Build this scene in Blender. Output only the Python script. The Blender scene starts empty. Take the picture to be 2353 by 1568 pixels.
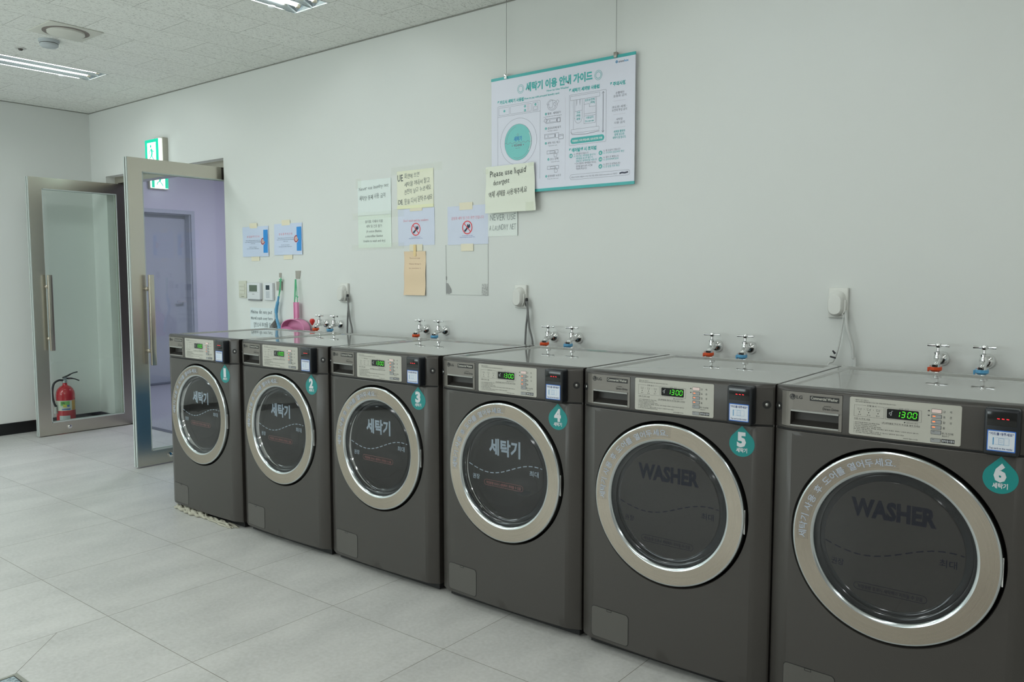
import bpy, bmesh, math, random
from mathutils import Vector, Matrix
random.seed(7)
SC = bpy.context.scene
COL = SC.collection
PI = math.pi

# ------------------------------------------------------------------ helpers
def lin(c):
    c = c / 255.0
    return c / 12.92 if c <= 0.04045 else ((c + 0.055) / 1.055) ** 2.4

def rgb(r, g, b, k=1.0):
    return tuple(min(0.93, lin(v) * k) for v in (r, g, b))

def alb(r, g, b):          # colour of a thing on the wall -> its own colour
    return tuple(min(.9, lin(v) * k) for v, k in ((r, 1.58), (g, 1.49), (b, 1.50)))

MATS = {}
def mat(name, col=(.5, .5, .5), rough=.5, metal=0., coat=0., coat_rough=.05, emit=None, estr=1., spec=.5, aniso=0., ior=1.5):
    if name in MATS:
        return MATS[name]
    m = bpy.data.materials.new(name)
    m.use_nodes = True
    p = m.node_tree.nodes['Principled BSDF']
    p.inputs['Base Color'].default_value = (*col, 1)
    p.inputs['Roughness'].default_value = rough
    p.inputs['Metallic'].default_value = metal
    p.inputs['Coat Weight'].default_value = coat
    p.inputs['Coat Roughness'].default_value = coat_rough
    p.inputs['Specular IOR Level'].default_value = spec
    p.inputs['IOR'].default_value = ior
    p.inputs['Anisotropic'].default_value = aniso
    if emit:
        p.inputs['Emission Color'].default_value = (*emit, 1)
        p.inputs['Emission Strength'].default_value = estr
    MATS[name] = m
    return m

def nodes(m):
    return m.node_tree.nodes, m.node_tree.links, m.node_tree.nodes['Principled BSDF']

def see_through(name, tint, gloss_rough=.0, ior=1.5, body=None, body_mix=0.):
    """thin clear sheet: what lies behind, tinted, plus a fresnel reflection"""
    if name in MATS:
        return MATS[name]
    m = bpy.data.materials.new(name); m.use_nodes = True
    nt = m.node_tree; nt.nodes.clear()
    out = nt.nodes.new('ShaderNodeOutputMaterial')
    tr = nt.nodes.new('ShaderNodeBsdfTransparent'); tr.inputs[0].default_value = (*tint, 1)
    gl = nt.nodes.new('ShaderNodeBsdfGlossy'); gl.inputs['Roughness'].default_value = gloss_rough
    gl.inputs[0].default_value = (1, 1, 1, 1)
    lw = nt.nodes.new('ShaderNodeLayerWeight'); lw.inputs[0].default_value = .5
    pw = nt.nodes.new('ShaderNodeMath'); pw.operation = 'POWER'; pw.inputs[1].default_value = 5
    fr = nt.nodes.new('ShaderNodeMath'); fr.operation = 'MULTIPLY_ADD'; f0 = ((ior - 1) / (ior + 1)) ** 2
    fr.inputs[1].default_value = (1 - f0) * .9; fr.inputs[2].default_value = f0
    nt.links.new(lw.outputs['Facing'], pw.inputs[0]); nt.links.new(pw.outputs[0], fr.inputs[0])
    mx = nt.nodes.new('ShaderNodeMixShader')
    base = tr.outputs[0]
    if body:
        df = nt.nodes.new('ShaderNodeBsdfDiffuse'); df.inputs[0].default_value = (*body, 1)
        m2 = nt.nodes.new('ShaderNodeMixShader'); m2.inputs[0].default_value = body_mix
        nt.links.new(tr.outputs[0], m2.inputs[1]); nt.links.new(df.outputs[0], m2.inputs[2])
        base = m2.outputs[0]
    nt.links.new(fr.outputs[0], mx.inputs[0]); nt.links.new(base, mx.inputs[1]); nt.links.new(gl.outputs[0], mx.inputs[2])
    nt.links.new(mx.outputs[0], out.inputs[0])
    MATS[name] = m
    return m

class MB:
    """collects shapes into one mesh"""
    def __init__(s): s.v = []; s.f = []; s.sm = []
    def add(s, vs, fs, smooth=False):
        n = len(s.v); s.v += [tuple(v) for v in vs]
        for f in fs: s.f.append([i + n for i in f]); s.sm.append(smooth)
        return s
    def box(s, x0, x1, y0, y1, z0, z1, bev=0.):
        if x0 > x1: x0, x1 = x1, x0
        if y0 > y1: y0, y1 = y1, y0
        if z0 > z1: z0, z1 = z1, z0
        if bev <= 0:
            v = [(x, y, z) for x in (x0, x1) for y in (y0, y1) for z in (z0, z1)]
            return s.add(v, [(0, 1, 3, 2), (4, 6, 7, 5), (0, 4, 5, 1), (2, 3, 7, 6), (0, 2, 6, 4), (1, 5, 7, 3)])
        bm = bmesh.new(); bmesh.ops.create_cube(bm, size=1.)
        for v in bm.verts:
            v.co = Vector(((x0 + x1) / 2 + v.co.x * (x1 - x0), (y0 + y1) / 2 + v.co.y * (y1 - y0), (z0 + z1) / 2 + v.co.z * (z1 - z0)))
        bmesh.ops.bevel(bm, geom=bm.edges[:], offset=min(bev, .49 * min(x1 - x0, y1 - y0, z1 - z0)), segments=3, profile=.5, affect='EDGES')
        return s.bm(bm, True)
    def bm(s, bm, smooth=False):
        bm.verts.index_update()
        s.add([v.co[:] for v in bm.verts], [[v.index for v in f.verts] for f in bm.faces], smooth)
        bm.free(); return s
    def lathe(s, prof, axis='z', c=(0, 0, 0), n=32, smooth=True, cap0=False, cap1=False, a0=0., a1=2 * PI):
        full = abs(a1 - a0 - 2 * PI) < 1e-6
        m = n if full else n + 1
        vs = []
        for (r, h) in prof:
            for k in range(m):
                a = a0 + (a1 - a0) * k / n
                x, y = r * math.cos(a), r * math.sin(a)
                p = {'z': (x, y, h), 'y': (x, h, y), 'x': (h, x, y)}[axis]
                vs.append((c[0] + p[0], c[1] + p[1], c[2] + p[2]))
        fs = []
        for i in range(len(prof) - 1):
            for k in range(n):
                k2 = (k + 1) % m
                fs.append((i * m + k, i * m + k2, (i + 1) * m + k2, (i + 1) * m + k))
        s.add(vs, fs, smooth)
        if cap0: s.add(vs[:m], [list(range(m))])
        if cap1: s.add(vs[-m:], [list(range(m))])
        return s
    def tube(s, pts, r, n=10, smooth=True):
        pts = [Vector(p) for p in pts]
        rs = r if isinstance(r, (list, tuple)) else [r] * len(pts)
        vs = []; up = None
        for i, p in enumerate(pts):
            d = (pts[min(i + 1, len(pts) - 1)] - pts[max(i - 1, 0)]).normalized()
            if up is None:
                up = Vector((0, 0, 1)) if abs(d.z) < .9 else Vector((1, 0, 0))
            a = d.cross(up).normalized(); up = a.cross(d).normalized()
            for k in range(n):
                t = 2 * PI * k / n
                vs.append(p + (a * math.cos(t) + up * math.sin(t)) * rs[i])
        fs = [(i * n + k, i * n + (k + 1) % n, (i + 1) * n + (k + 1) % n, (i + 1) * n + k) for i in range(len(pts) - 1) for k in range(n)]
        s.add(vs, fs, smooth); s.add(vs[:n], [list(range(n))]); s.add(vs[-n:], [list(range(n))])
        return s
    def prism(s, poly, y0, y1):        # outline in x,z pushed along y
        n = len(poly)
        v = [(x, y0, z) for x, z in poly] + [(x, y1, z) for x, z in poly]
        f = [list(range(n)), list(range(2 * n - 1, n - 1, -1))] + [(i, (i + 1) % n, n + (i + 1) % n, n + i) for i in range(n)]
        return s.add(v, f)
    def mesh(s, name, m):
        me = bpy.data.meshes.new(name); me.from_pydata(s.v, [], s.f)
        me.polygons.foreach_set('use_smooth', s.sm)
        me.materials.append(m); me.update()
        bm = bmesh.new(); bm.from_mesh(me)
        bmesh.ops.remove_doubles(bm, verts=bm.verts, dist=1e-6)
        bmesh.ops.recalc_face_normals(bm, faces=bm.faces)
        bm.to_mesh(me); bm.free()
        if any(s.sm):
            try: me.set_sharp_from_angle(angle=math.radians(38))
            except Exception: pass
        return me
    def build(s, name, m, parent=None, loc=None):
        return inst(name, s.mesh(name, m), parent, loc)

def inst(name, me, parent=None, loc=None):
    o = bpy.data.objects.new(name, me); COL.objects.link(o)
    if parent: o.parent = parent
    if loc: o.location = loc
    return o

def tag(o, label=None, cat=None, group=None, kind=None):
    if label: o['label'] = label
    if cat: o['category'] = cat
    if group: o['group'] = group
    if kind: o['kind'] = kind
    return o

def thing(name, label, cat, loc=(0, 0, 0), group=None, kind=None):
    o = bpy.data.objects.new(name, None); COL.objects.link(o)
    o.location = loc; o.empty_display_size = .05
    return tag(o, label, cat, group, kind)

def smooth_path(pts, n=8):
    P = [Vector(p) for p in pts]; out = []
    for i in range(len(P) - 1):
        p0 = P[max(i - 1, 0)]; p1 = P[i]; p2 = P[i + 1]; p3 = P[min(i + 2, len(P) - 1)]
        for k in range(n):
            t = k / n
            out.append(.5 * ((2 * p1) + (p2 - p0) * t + (2 * p0 - 5 * p1 + 4 * p2 - p3) * t * t + (-p0 + 3 * p1 - 3 * p2 + p3) * t ** 3))
    out.append(P[-1]); return out

# ---- lettering
TXT = {}
def glyphs(s, bold=0.):
    key = (s, bold)
    if key in TXT: return TXT[key]
    c = bpy.data.curves.new('lettering', 'FONT'); c.body = s; c.size = 1.; c.resolution_u = 2; c.offset = bold
    o = bpy.data.objects.new('lettering', c)
    m = o.to_mesh()
    v = [(p.co.x, p.co.y) for p in m.vertices]; f = [list(p.vertices) for p in m.polygons]
    o.to_mesh_clear()
    bpy.data.objects.remove(o); bpy.data.curves.remove(c)
    if v:
        x0 = min(p[0] for p in v); v = [(x - x0, y) for x, y in v]
    TXT[key] = (v, f, max((p[0] for p in v), default=0))
    return TXT[key]

class Art:
    """flat marks laid on a surface; fn(a, b, lift) gives the 3D point"""
    def __init__(s, fn, lift=.0004): s.fn = fn; s.mb = {}; s.lift = lift
    def _m(s, k): return s.mb.setdefault(k, MB())
    def poly(s, k, pts, lift=None):
        l = s.lift if lift is None else lift
        s._m(k).add([s.fn(a, b, l) for a, b in pts], [list(range(len(pts)))])
    def rect(s, k, a0, b0, a1, b1, lift=None, n=1):
        l = s.lift if lift is None else lift
        v = []; f = []
        for i in range(n + 1):
            a = a0 + (a1 - a0) * i / n; v += [s.fn(a, b0, l), s.fn(a, b1, l)]
            if i: f.append((2 * i - 2, 2 * i, 2 * i + 1, 2 * i - 1))
        s._m(k).add(v, f)
    def line(s, k, pts, w, closed=False, lift=None):
        l = s.lift if lift is None else lift
        n = len(pts); P = [Vector(p) for p in pts]; L = []
        for i in range(n):
            p = P[i]
            a = P[(i - 1) % n] if (closed or i > 0) else None
            b = P[(i + 1) % n] if (closed or i < n - 1) else None
            d1 = (p - a).normalized() if a is not None else None
            d2 = (b - p).normalized() if b is not None else None
            d1 = d1 or d2; d2 = d2 or d1
            n1 = Vector((-d1.y, d1.x)); n2 = Vector((-d2.y, d2.x)); m = n1 + n2
            if m.length < 1e-4: m = n1.copy()
            m.normalize(); q = m * (w / 2 / max(.35, m.dot(n1)))
            L.append((p - q, p + q))
        v = []
        for a, b in L: v += [s.fn(a.x, a.y, l), s.fn(b.x, b.y, l)]
        f = [(2 * i, 2 * i + 2, 2 * i + 3, 2 * i + 1) for i in range(n - 1)]
        if closed: f.append((2 * n - 2, 0, 1, 2 * n - 1))
        s._m(k).add(v, f)
    def ell(s, a, b, ra, rb=None, n=40, t0=0., t1=2 * PI):
        rb = rb or ra
        m = n if abs(t1 - t0 - 2 * PI) < 1e-6 else n + 1
        return [(a + ra * math.cos(t0 + (t1 - t0) * k / n), b + rb * math.sin(t0 + (t1 - t0) * k / n)) for k in range(m)]
    def rrect(s, a0, b0, a1, b1, r, n=6):
        P = []
        for (cx, cy, t) in ((a1 - r, b0 + r, -PI / 2), (a1 - r, b1 - r, 0), (a0 + r, b1 - r, PI / 2), (a0 + r, b0 + r, PI)):
            for k in range(n + 1):
                u = t + PI / 2 * k / n; P.append((cx + r * math.cos(u), cy + r * math.sin(u)))
        return P
    def text(s, k, t, a, b, h, w=None, al='l', bold=0., lift=None, skew=0., rot=0.):
        l = s.lift if lift is None else lift
        v, f, W = glyphs(t, bold)
        if not v: return
        sx = h if w is None else w / W
        off = {'l': 0, 'c': -.5, 'r': -1}[al] * W * sx
        cr, sr = math.cos(rot), math.sin(rot); out = []
        for x, y in v:
            X = x * sx + off + y * h * skew; Y = y * h
            out.append(s.fn(a + X * cr - Y * sr, b + X * sr + Y * cr, l))
        s._m(k).add(out, f)
    def hand(s, k, t, a, b, h, w, bold=-0.002, drop=0., jit=.1):
        """handwriting: every character on its own with a wobble"""
        adv = [(.34 if c == ' ' else glyphs(c, bold)[2] + .12) for c in t]; T = sum(adv); x = 0
        for c, d in zip(t, adv):
            if c != ' ':
                s.text(k, c, a + x / T * w, b + drop * x / T + random.uniform(-jit, jit) * h * .5, h * random.uniform(.9, 1.12),
                       w=glyphs(c, bold)[2] / T * w, bold=bold, rot=random.uniform(-.08, .1), skew=random.uniform(-.02, .12))
            x += d
    def arc_text(s, k, t, a, b, r, t0, t1, h, bold=0., cw=True):
        adv = [(.35 if c == ' ' else glyphs(c, bold)[2] + .1) for c in t]; T = sum(adv); x = 0
        for c, d in zip(t, adv):
            if c != ' ':
                th = t0 + (t1 - t0) * (x + d / 2) / T
                s.text(k, c, a + r * math.cos(th), b + r * math.sin(th), h, w=glyphs(c, bold)[2] / T * abs(t1 - t0) * r, al='c', bold=bold, rot=th - PI / 2)
            x += d
    def build(s, parent, names, mats, loc=None):
        return [m.build(names.get(k, 'printing'), mats[k], parent, loc) for k, m in s.mb.items()]

# ------------------------------------------------------------------ materials
def wall_mat():
    m = mat('white_wall_paint', (.79, .80, .765), rough=.62, spec=.35)
    n, l, p = nodes(m)
    tc = n.new('ShaderNodeTexCoord'); nz = n.new('ShaderNodeTexNoise'); nz.inputs['Scale'].default_value = 60; nz.inputs['Detail'].default_value = 4
    bp = n.new('ShaderNodeBump'); bp.inputs['Strength'].default_value = .06; bp.inputs['Distance'].default_value = .003
    l.new(tc.outputs['Object'], nz.inputs['Vector']); l.new(nz.outputs[0], bp.inputs['Height']); l.new(bp.outputs[0], p.inputs['Normal'])
    n2 = n.new('ShaderNodeTexNoise'); n2.inputs['Scale'].default_value = 1.3; n2.inputs['Detail'].default_value = 3
    mx = n.new('ShaderNodeMix'); mx.data_type = 'RGBA'
    mx.inputs[6].default_value = (.775, .79, .755, 1); mx.inputs[7].default_value = (.795, .81, .78, 1)
    l.new(tc.outputs['Object'], n2.inputs['Vector']); l.new(n2.outputs[0], mx.inputs[0]); l.new(mx.outputs[2], p.inputs['Base Color'])
    return m
M_WALL = wall_mat()
M_LAV = mat('corridor_paint', (.72, .70, .79), rough=.6, spec=.35)
M_LAV2 = mat('corridor_door_paint', (.50, .53, .60), rough=.45)
M_BLACK = mat('black_skirting', (.006, .007, .008), rough=.35)

def floor_mat():
    m = mat('grey_floor_tile', rough=.36, spec=.5)
    n, l, p = nodes(m)
    tc = n.new('ShaderNodeTexCoord')
    mp = n.new('ShaderNodeMapping'); mp.inputs['Location'].default_value = (.7415, 1.9377, 0)
    bk = n.new('ShaderNodeTexBrick'); bk.offset = 0; bk.squash = 1
    bk.inputs['Scale'].default_value = 1; bk.inputs['Brick Width'].default_value = .6; bk.inputs['Row Height'].default_value = .6
    bk.inputs['Mortar Size'].default_value = .0012; bk.inputs['Mortar Smooth'].default_value = .1
    bk.inputs['Color1'].default_value = (.96, .96, .96, 1); bk.inputs['Color2'].default_value = (1.03, 1.03, 1.03, 1)
    l.new(tc.outputs['Object'], mp.inputs[0]); l.new(mp.outputs[0], bk.inputs['Vector'])
    m2 = n.new('ShaderNodeMapping'); m2.inputs['Scale'].default_value = (2.6, 1.1, 1); l.new(tc.outputs['Object'], m2.inputs[0])
    na = n.new('ShaderNodeTexNoise'); na.inputs['Scale'].default_value = 2.2; na.inputs['Detail'].default_value = 9; na.inputs['Roughness'].default_value = .62
    l.new(m2.outputs[0], na.inputs['Vector'])
    nb = n.new('ShaderNodeTexNoise'); nb.inputs['Scale'].default_value = 70; nb.inputs['Detail'].default_value = 3; l.new(tc.outputs['Object'], nb.inputs['Vector'])
    cr = n.new('ShaderNodeValToRGB'); e = cr.color_ramp.elements
    e[0].position = .32; e[0].color = (.53, .525, .50, 1); e[1].position = .68; e[1].color = (.64, .63, .60, 1)
    l.new(na.outputs[0], cr.inputs[0])
    mx = n.new('ShaderNodeMix'); mx.data_type = 'RGBA'; mx.blend_type = 'OVERLAY'; mx.inputs[0].default_value = .22
    l.new(cr.outputs[0], mx.inputs[6]); l.new(nb.outputs[0], mx.inputs[7])
    ml = n.new('ShaderNodeMix'); ml.data_type = 'RGBA'; ml.blend_type = 'MULTIPLY'; ml.inputs[0].default_value = 1
    l.new(mx.outputs[2], ml.inputs[6]); l.new(bk.outputs['Color'], ml.inputs[7])
    # diagonal cut from the drain corner to the tile corner
    sp = n.new('ShaderNodeSeparateXYZ'); l.new(tc.outputs['Object'], sp.inputs[0])
    def mt(op, a, b=None, c=None):
        q = n.new('ShaderNodeMath'); q.operation = op
        for i, v in enumerate((a, b, c)):
            if v is None: continue
            if isinstance(v, (int, float)): q.inputs[i].default_value = v
            else: l.new(v, q.inputs[i])
        return q.outputs[0]
    su = mt('ADD', sp.outputs[0], sp.outputs[1]); ab = mt('ABSOLUTE', mt('ADD', su, 1.064)); on = mt('LESS_THAN', ab, .0016)
    inx = mt('MULTIPLY', mt('GREATER_THAN', sp.outputs[0], 1.0585), mt('LESS_THAN', sp.outputs[0], 1.279))
    dg = mt('MULTIPLY', on, inx); fac = mt('MAXIMUM', bk.outputs['Fac'], dg)
    g = n.new('ShaderNodeMix'); g.data_type = 'RGBA'; g.inputs[7].default_value = (.20, .18, .145, 1)
    l.new(fac, g.inputs[0]); l.new(ml.outputs[2], g.inputs[6]); l.new(g.outputs[2], p.inputs['Base Color'])
    rr = mt('MULTIPLY_ADD', na.outputs[0], .18, .27); l.new(rr, p.inputs['Roughness'])
    bp = n.new('ShaderNodeBump'); bp.inputs['Strength'].default_value = .35; bp.inputs['Distance'].default_value = .001; bp.invert = True
    l.new(fac, bp.inputs['Height']); l.new(bp.outputs[0], p.inputs['Normal'])
    return m
M_FLOOR = floor_mat()

def granite(name, a, b, sc, rough=.3):
    m = mat(name, rough=rough); n, l, p = nodes(m)
    tc = n.new('ShaderNodeTexCoord'); v = n.new('ShaderNodeTexNoise'); v.inputs['Scale'].default_value = sc; v.inputs['Detail'].default_value = 6; v.inputs['Roughness'].default_value = .8
    cr = n.new('ShaderNodeValToRGB'); e = cr.color_ramp.elements
    e[0].position = .42; e[0].color = (*a, 1); e[1].position = .55; e[1].color = (*b, 1)
    l.new(tc.outputs['Object'], v.inputs['Vector']); l.new(v.outputs[0], cr.inputs[0]); l.new(cr.outputs[0], p.inputs['Base Color'])
    return m
M_GRAN = granite('corridor_granite', (.30, .30, .33), (.50, .50, .53), 90)

def ceiling_mat():
    m = mat('fissured_ceiling_board', rough=.85, spec=.2); n, l, p = nodes(m)
    tc = n.new('ShaderNodeTexCoord'); sp = n.new('ShaderNodeSeparateXYZ'); l.new(tc.outputs['Object'], sp.inputs[0])
    cb = n.new('ShaderNodeCombineXYZ')
    def mt(op, a, b=0.):
        q = n.new('ShaderNodeMath'); q.operation = op
        for i, v in enumerate((a, b)):
            if isinstance(v, (int, float)): q.inputs[i].default_value = v
            else: l.new(v, q.inputs[i])
        return q.outputs[0]
    l.new(mt('ADD', sp.outputs[1], -.05 + 12), cb.inputs[0]); l.new(mt('ADD', sp.outputs[0], -.2 + 12), cb.inputs[1])
    bk = n.new('ShaderNodeTexBrick'); bk.offset = .5; bk.offset_frequency = 2; bk.squash = 1
    bk.inputs['Scale'].default_value = 1; bk.inputs['Brick Width'].default_value = .6; bk.inputs['Row Height'].default_value = .3
    bk.inputs['Mortar Size'].default_value = .0012; bk.inputs['Mortar Smooth'].default_value = .2
    bk.inputs['Color1'].default_value = (.88, .89, .84, 1); bk.inputs['Color2'].default_value = (.91, .92, .87, 1)
    l.new(cb.outputs[0], bk.inputs['Vector'])
    mp = n.new('ShaderNodeMapping'); mp.inputs['Scale'].default_value = (170, 58, 1); l.new(tc.outputs['Object'], mp.inputs[0])
    nz = n.new('ShaderNodeTexNoise'); nz.inputs['Scale'].default_value = 1; nz.inputs['Detail'].default_value = 3; nz.inputs['Roughness'].default_value = .6; nz.inputs['Distortion'].default_value = .8
    l.new(mp.outputs[0], nz.inputs['Vector'])
    cr = n.new('ShaderNodeValToRGB'); e = cr.color_ramp.elements
    e[0].position = .555; e[0].color = (0, 0, 0, 1); e[1].position = .63; e[1].color = (1, 1, 1, 1); l.new(nz.outputs[0], cr.inputs[0])
    n3 = n.new('ShaderNodeTexVoronoi'); n3.inputs['Scale'].default_value = 32; l.new(tc.outputs['Object'], n3.inputs['Vector'])
    dots = mt('LESS_THAN', n3.outputs['Distance'], .10)
    holes = mt('MAXIMUM', mt('MULTIPLY', cr.outputs[0], .52), mt('MULTIPLY', dots, .6))
    mx = n.new('ShaderNodeMix'); mx.data_type = 'RGBA'; mx.inputs[7].default_value = (.24, .235, .21, 1)
    l.new(holes, mx.inputs[0]); l.new(bk.outputs['Color'], mx.inputs[6])
    g = n.new('ShaderNodeMix'); g.data_type = 'RGBA'; g.inputs[7].default_value = (.30, .29, .25, 1)
    l.new(bk.outputs['Fac'], g.inputs[0]); l.new(mx.outputs[2], g.inputs[6]); l.new(g.outputs[2], p.inputs['Base Color'])
    return m
M_CEIL = ceiling_mat()

def brushed(name, col, rough, axis='Z', sc=(2, 2, 400), metal=.95, amt=.12):
    m = mat(name, col, rough=rough, metal=metal); n, l, p = nodes(m)
    tc = n.new('ShaderNodeTexCoord'); mp = n.new('ShaderNodeMapping'); mp.inputs['Scale'].default_value = sc
    nz = n.new('ShaderNodeTexNoise'); nz.inputs['Scale'].default_value = 1; nz.inputs['Detail'].default_value = 2
    l.new(tc.outputs['Object'], mp.inputs[0]); l.new(mp.outputs[0], nz.inputs['Vector'])
    q = n.new('ShaderNodeMath'); q.operation = 'MULTIPLY_ADD'; q.inputs[1].default_value = amt; q.inputs[2].default_value = rough - amt / 2
    l.new(nz.outputs[0], q.inputs[0]); l.new(q.outputs[0], p.inputs['Roughness'])
    return m
M_STEEL = brushed('brushed_steel_door_frame', (.61, .575, .50), .27, sc=(3, 3, 60), amt=.012)
M_STEEL_H = brushed('steel_pull_handle', (.56, .52, .44), .30, sc=(3, 3, 60), amt=.04)
M_RIM = mat('pale_door_edge_strip', (.55, .60, .57), rough=.4)
M_DARKFRAME = mat('dark_door_metal', (.05, .04, .035), rough=.4, metal=.3)
M_GLASS = see_through('clear_door_glass', (.95, .985, .97))
M_CHROME = mat('chrome', (.80, .80, .80), rough=.06, metal=1.)
M_WPLAST = mat('white_plastic', (.78, .78, .73), rough=.35)
M_WPLAST2 = mat('cool_white_plastic', (.78, .80, .82), rough=.35)

def speck_body():
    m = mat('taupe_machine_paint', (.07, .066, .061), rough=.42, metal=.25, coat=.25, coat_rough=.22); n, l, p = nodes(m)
    tc = n.new('ShaderNodeTexCoord'); nz = n.new('ShaderNodeTexNoise'); nz.inputs['Scale'].default_value = 900; nz.inputs['Detail'].default_value = 1
    mx = n.new('ShaderNodeMix'); mx.data_type = 'RGBA'; mx.inputs[6].default_value = (.046, .041, .036, 1); mx.inputs[7].default_value = (.059, .053, .047, 1)
    l.new(tc.outputs['Object'], nz.inputs['Vector']); l.new(nz.outputs[0], mx.inputs[0]); l.new(mx.outputs[2], p.inputs['Base Color'])
    return m
M_BODY = speck_body()
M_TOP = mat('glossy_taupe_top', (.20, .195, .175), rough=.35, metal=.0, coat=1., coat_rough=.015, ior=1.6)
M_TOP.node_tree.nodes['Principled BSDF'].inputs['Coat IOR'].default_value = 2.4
M_DRAWER = mat('drawer_face_silver_taupe', (.20, .185, .165), rough=.36, metal=.45)
M_FILTER = mat('filter_door_paint', (.098, .092, .083), rough=.45, metal=.2)
M_MEMB = mat('pale_control_film', (.47, .46, .405), rough=.38, metal=.1)
M_GAP = mat('dark_gap', (.006, .006, .006), rough=.6)
M_GRAYLINE = mat('thin_grey_line', (.16, .155, .14), rough=.5)
M_PRINTK = mat('black_print', (.012, .012, .012), rough=.5)
M_PRINTG = mat('grey_print', (.10, .098, .09), rough=.5)
M_BTN = mat('grey_button', (.30, .31, .31), rough=.4)
M_BTNLIT = mat('pinkish_lit_button', (.62, .52, .49), rough=.4, emit=(1, .62, .55), estr=.12)
M_LEDO = mat('orange_led', (.5, .1, .03), emit=(1, .22, .06), estr=1.1)
M_LEDR = mat('red_led', (.5, .01, .01), emit=(1, .02, .03), estr=1.6)
M_LEDG = mat('green_digits', (.05, .4, .02), emit=(.08, .95, .02), estr=.8)
M_DISP = mat('black_display_window', (.004, .005, .005), rough=.12)
M_READER = mat('black_reader_plastic', (.009, .011, .015), rough=.33)
M_TEAL = mat('teal_sticker', (.0, .225, .215), rough=.4)
M_WHITEINK = mat('white_ink', (.62, .64, .66), rough=.45)
M_BLUEEDGE = mat('blue_sticker_border', (.02, .14, .55), rough=.4)
M_STKW = mat('white_sticker', (.66, .70, .76), rough=.4)
M_NAVY = mat('navy_print', (.02, .035, .16), rough=.5)
M_SKY = mat('sky_blue_print', (.08, .30, .55), rough=.5)
M_PALEBLUE = mat('pale_blue_vinyl', (.36, .43, .50), rough=.5)
M_RINGTXT = mat('ring_lettering_vinyl', (.42, .47, .56), rough=.45)
M_RINGLBL = see_through('clear_ring_label', (.96, .96, .965), gloss_rough=.3, ior=1.3)
M_DARKINK = mat('dark_blue_vinyl', (.008, .009, .020), rough=.7, spec=.1)
M_REDINK = mat('dull_red_vinyl', (.30, .10, .095), rough=.5)
M_FOOT = mat('black_rubber', (.01, .01, .01), rough=.7)

def ring_mat():
    m = mat('brushed_door_ring', (.37, .325, .27), rough=.30, metal=1.); n, l, p = nodes(m)
    tc = n.new('ShaderNodeTexCoord'); sp = n.new('ShaderNodeSeparateXYZ'); l.new(tc.outputs['Object'], sp.inputs[0])
    cb = n.new('ShaderNodeCombineXYZ'); l.new(sp.outputs[0], cb.inputs[0]); l.new(sp.outputs[2], cb.inputs[1])
    ln = n.new('ShaderNodeVectorMath'); ln.operation = 'LENGTH'; l.new(cb.outputs[0], ln.inputs[0])
    q = n.new('ShaderNodeMath'); q.operation = 'MULTIPLY'; q.inputs[1].default_value = 1400; l.new(ln.outputs['Value'], q.inputs[0])
    nz = n.new('ShaderNodeTexNoise'); nz.noise_dimensions = '1D'; nz.inputs['Detail'].default_value = 2; nz.inputs['Scale'].default_value = 1
    l.new(q.outputs[0], nz.inputs['W'])
    r = n.new('ShaderNodeMath'); r.operation = 'MULTIPLY_ADD'; r.inputs[1].default_value = .10; r.inputs[2].default_value = .22
    l.new(nz.outputs[0], r.inputs[0]); l.new(r.outputs[0], p.inputs['Roughness'])
    tg = n.new('ShaderNodeTangent'); tg.direction_type = 'RADIAL'; tg.axis = 'Y'; l.new(tg.outputs[0], p.inputs['Tangent'])
    p.inputs['Anisotropic'].default_value = .75
    return m
M_RING = ring_mat()
M_RINGEDGE = mat('bright_ring_edge', (.55, .58, .59), rough=.18, metal=1.)
M_COVER = see_through('clear_door_cover', (.80, .81, .82), gloss_rough=.01, ior=1.42)
M_SMOKE = see_through('smoked_door_plate', (.30, .29, .28), gloss_rough=.03, ior=1.25, body=(.060, .056, .052), body_mix=.50)
M_SMOKE2 = see_through('dark_smoked_door_plate', (.18, .18, .18), gloss_rough=.05, ior=1.2, body=(.062, .058, .054), body_mix=.9)
M_BOWL = mat('dark_glass_bowl', (.05, .055, .06), rough=.04, spec=1., coat=1., coat_rough=.02)
M_GASKET = mat('black_door_backing', (.012, .014, .017), rough=.12, spec=.6)
M_DRUM = mat('steel_drum', (.32, .31, .30), rough=.3, metal=1.)

# ------------------------------------------------------------------ room shell
XL, XR, YF, ZC = -3.185, 7.2, -6.6, 2.706
DX0, DX1, DZ, WT = -2.92, -1.14, 2.147, .17
def struct(name, mb, m): return tag(mb.build(name, m), kind='structure')

struct('floor', MB().box(XL - .1, XR + .1, YF - .1, .105, -.06, 0), M_FLOOR)
struct('corridor_floor', MB().box(-5.34, 3.2, .165, 4.3, -.06, 0), M_GRAN)
struct('door_threshold', MB().box(DX0 - .03, DX1 + .03, .105, .165, -.06, .002), mat('dark_threshold_stone', (.13, .13, .14), rough=.35))
wb = MB()
wb.box(-5.3, DX0, 0, WT, 0, ZC + .1); wb.box(DX1, XR + .1, 0, WT, 0, ZC + .1); wb.box(DX0, DX1, 0, WT, DZ, ZC + .1)
struct('wall_back', wb, M_WALL)
struct('wall_left', MB().box(XL - .1, XL, YF - .1, 0, 0, ZC + .1), M_WALL)
struct('wall_right', MB().box(XR, XR + .1, YF - .1, 0, 0, ZC + .1), M_WALL)
struct('wall_front', MB().box(XL, XR, YF - .1, YF, 0, ZC + .1), mat('grey_rear_wall', (.42, .42, .41), rough=.6))
struct('baseboard_left', MB().box(XL, XL + .012, YF, -.012, 0, .095), M_BLACK)
struct('baseboard_back', MB().box(XL, DX0 - .005, -.012, 0, 0, .095).box(DX1 + .005, XR, -.012, 0, 0, .095), M_BLACK)
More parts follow.
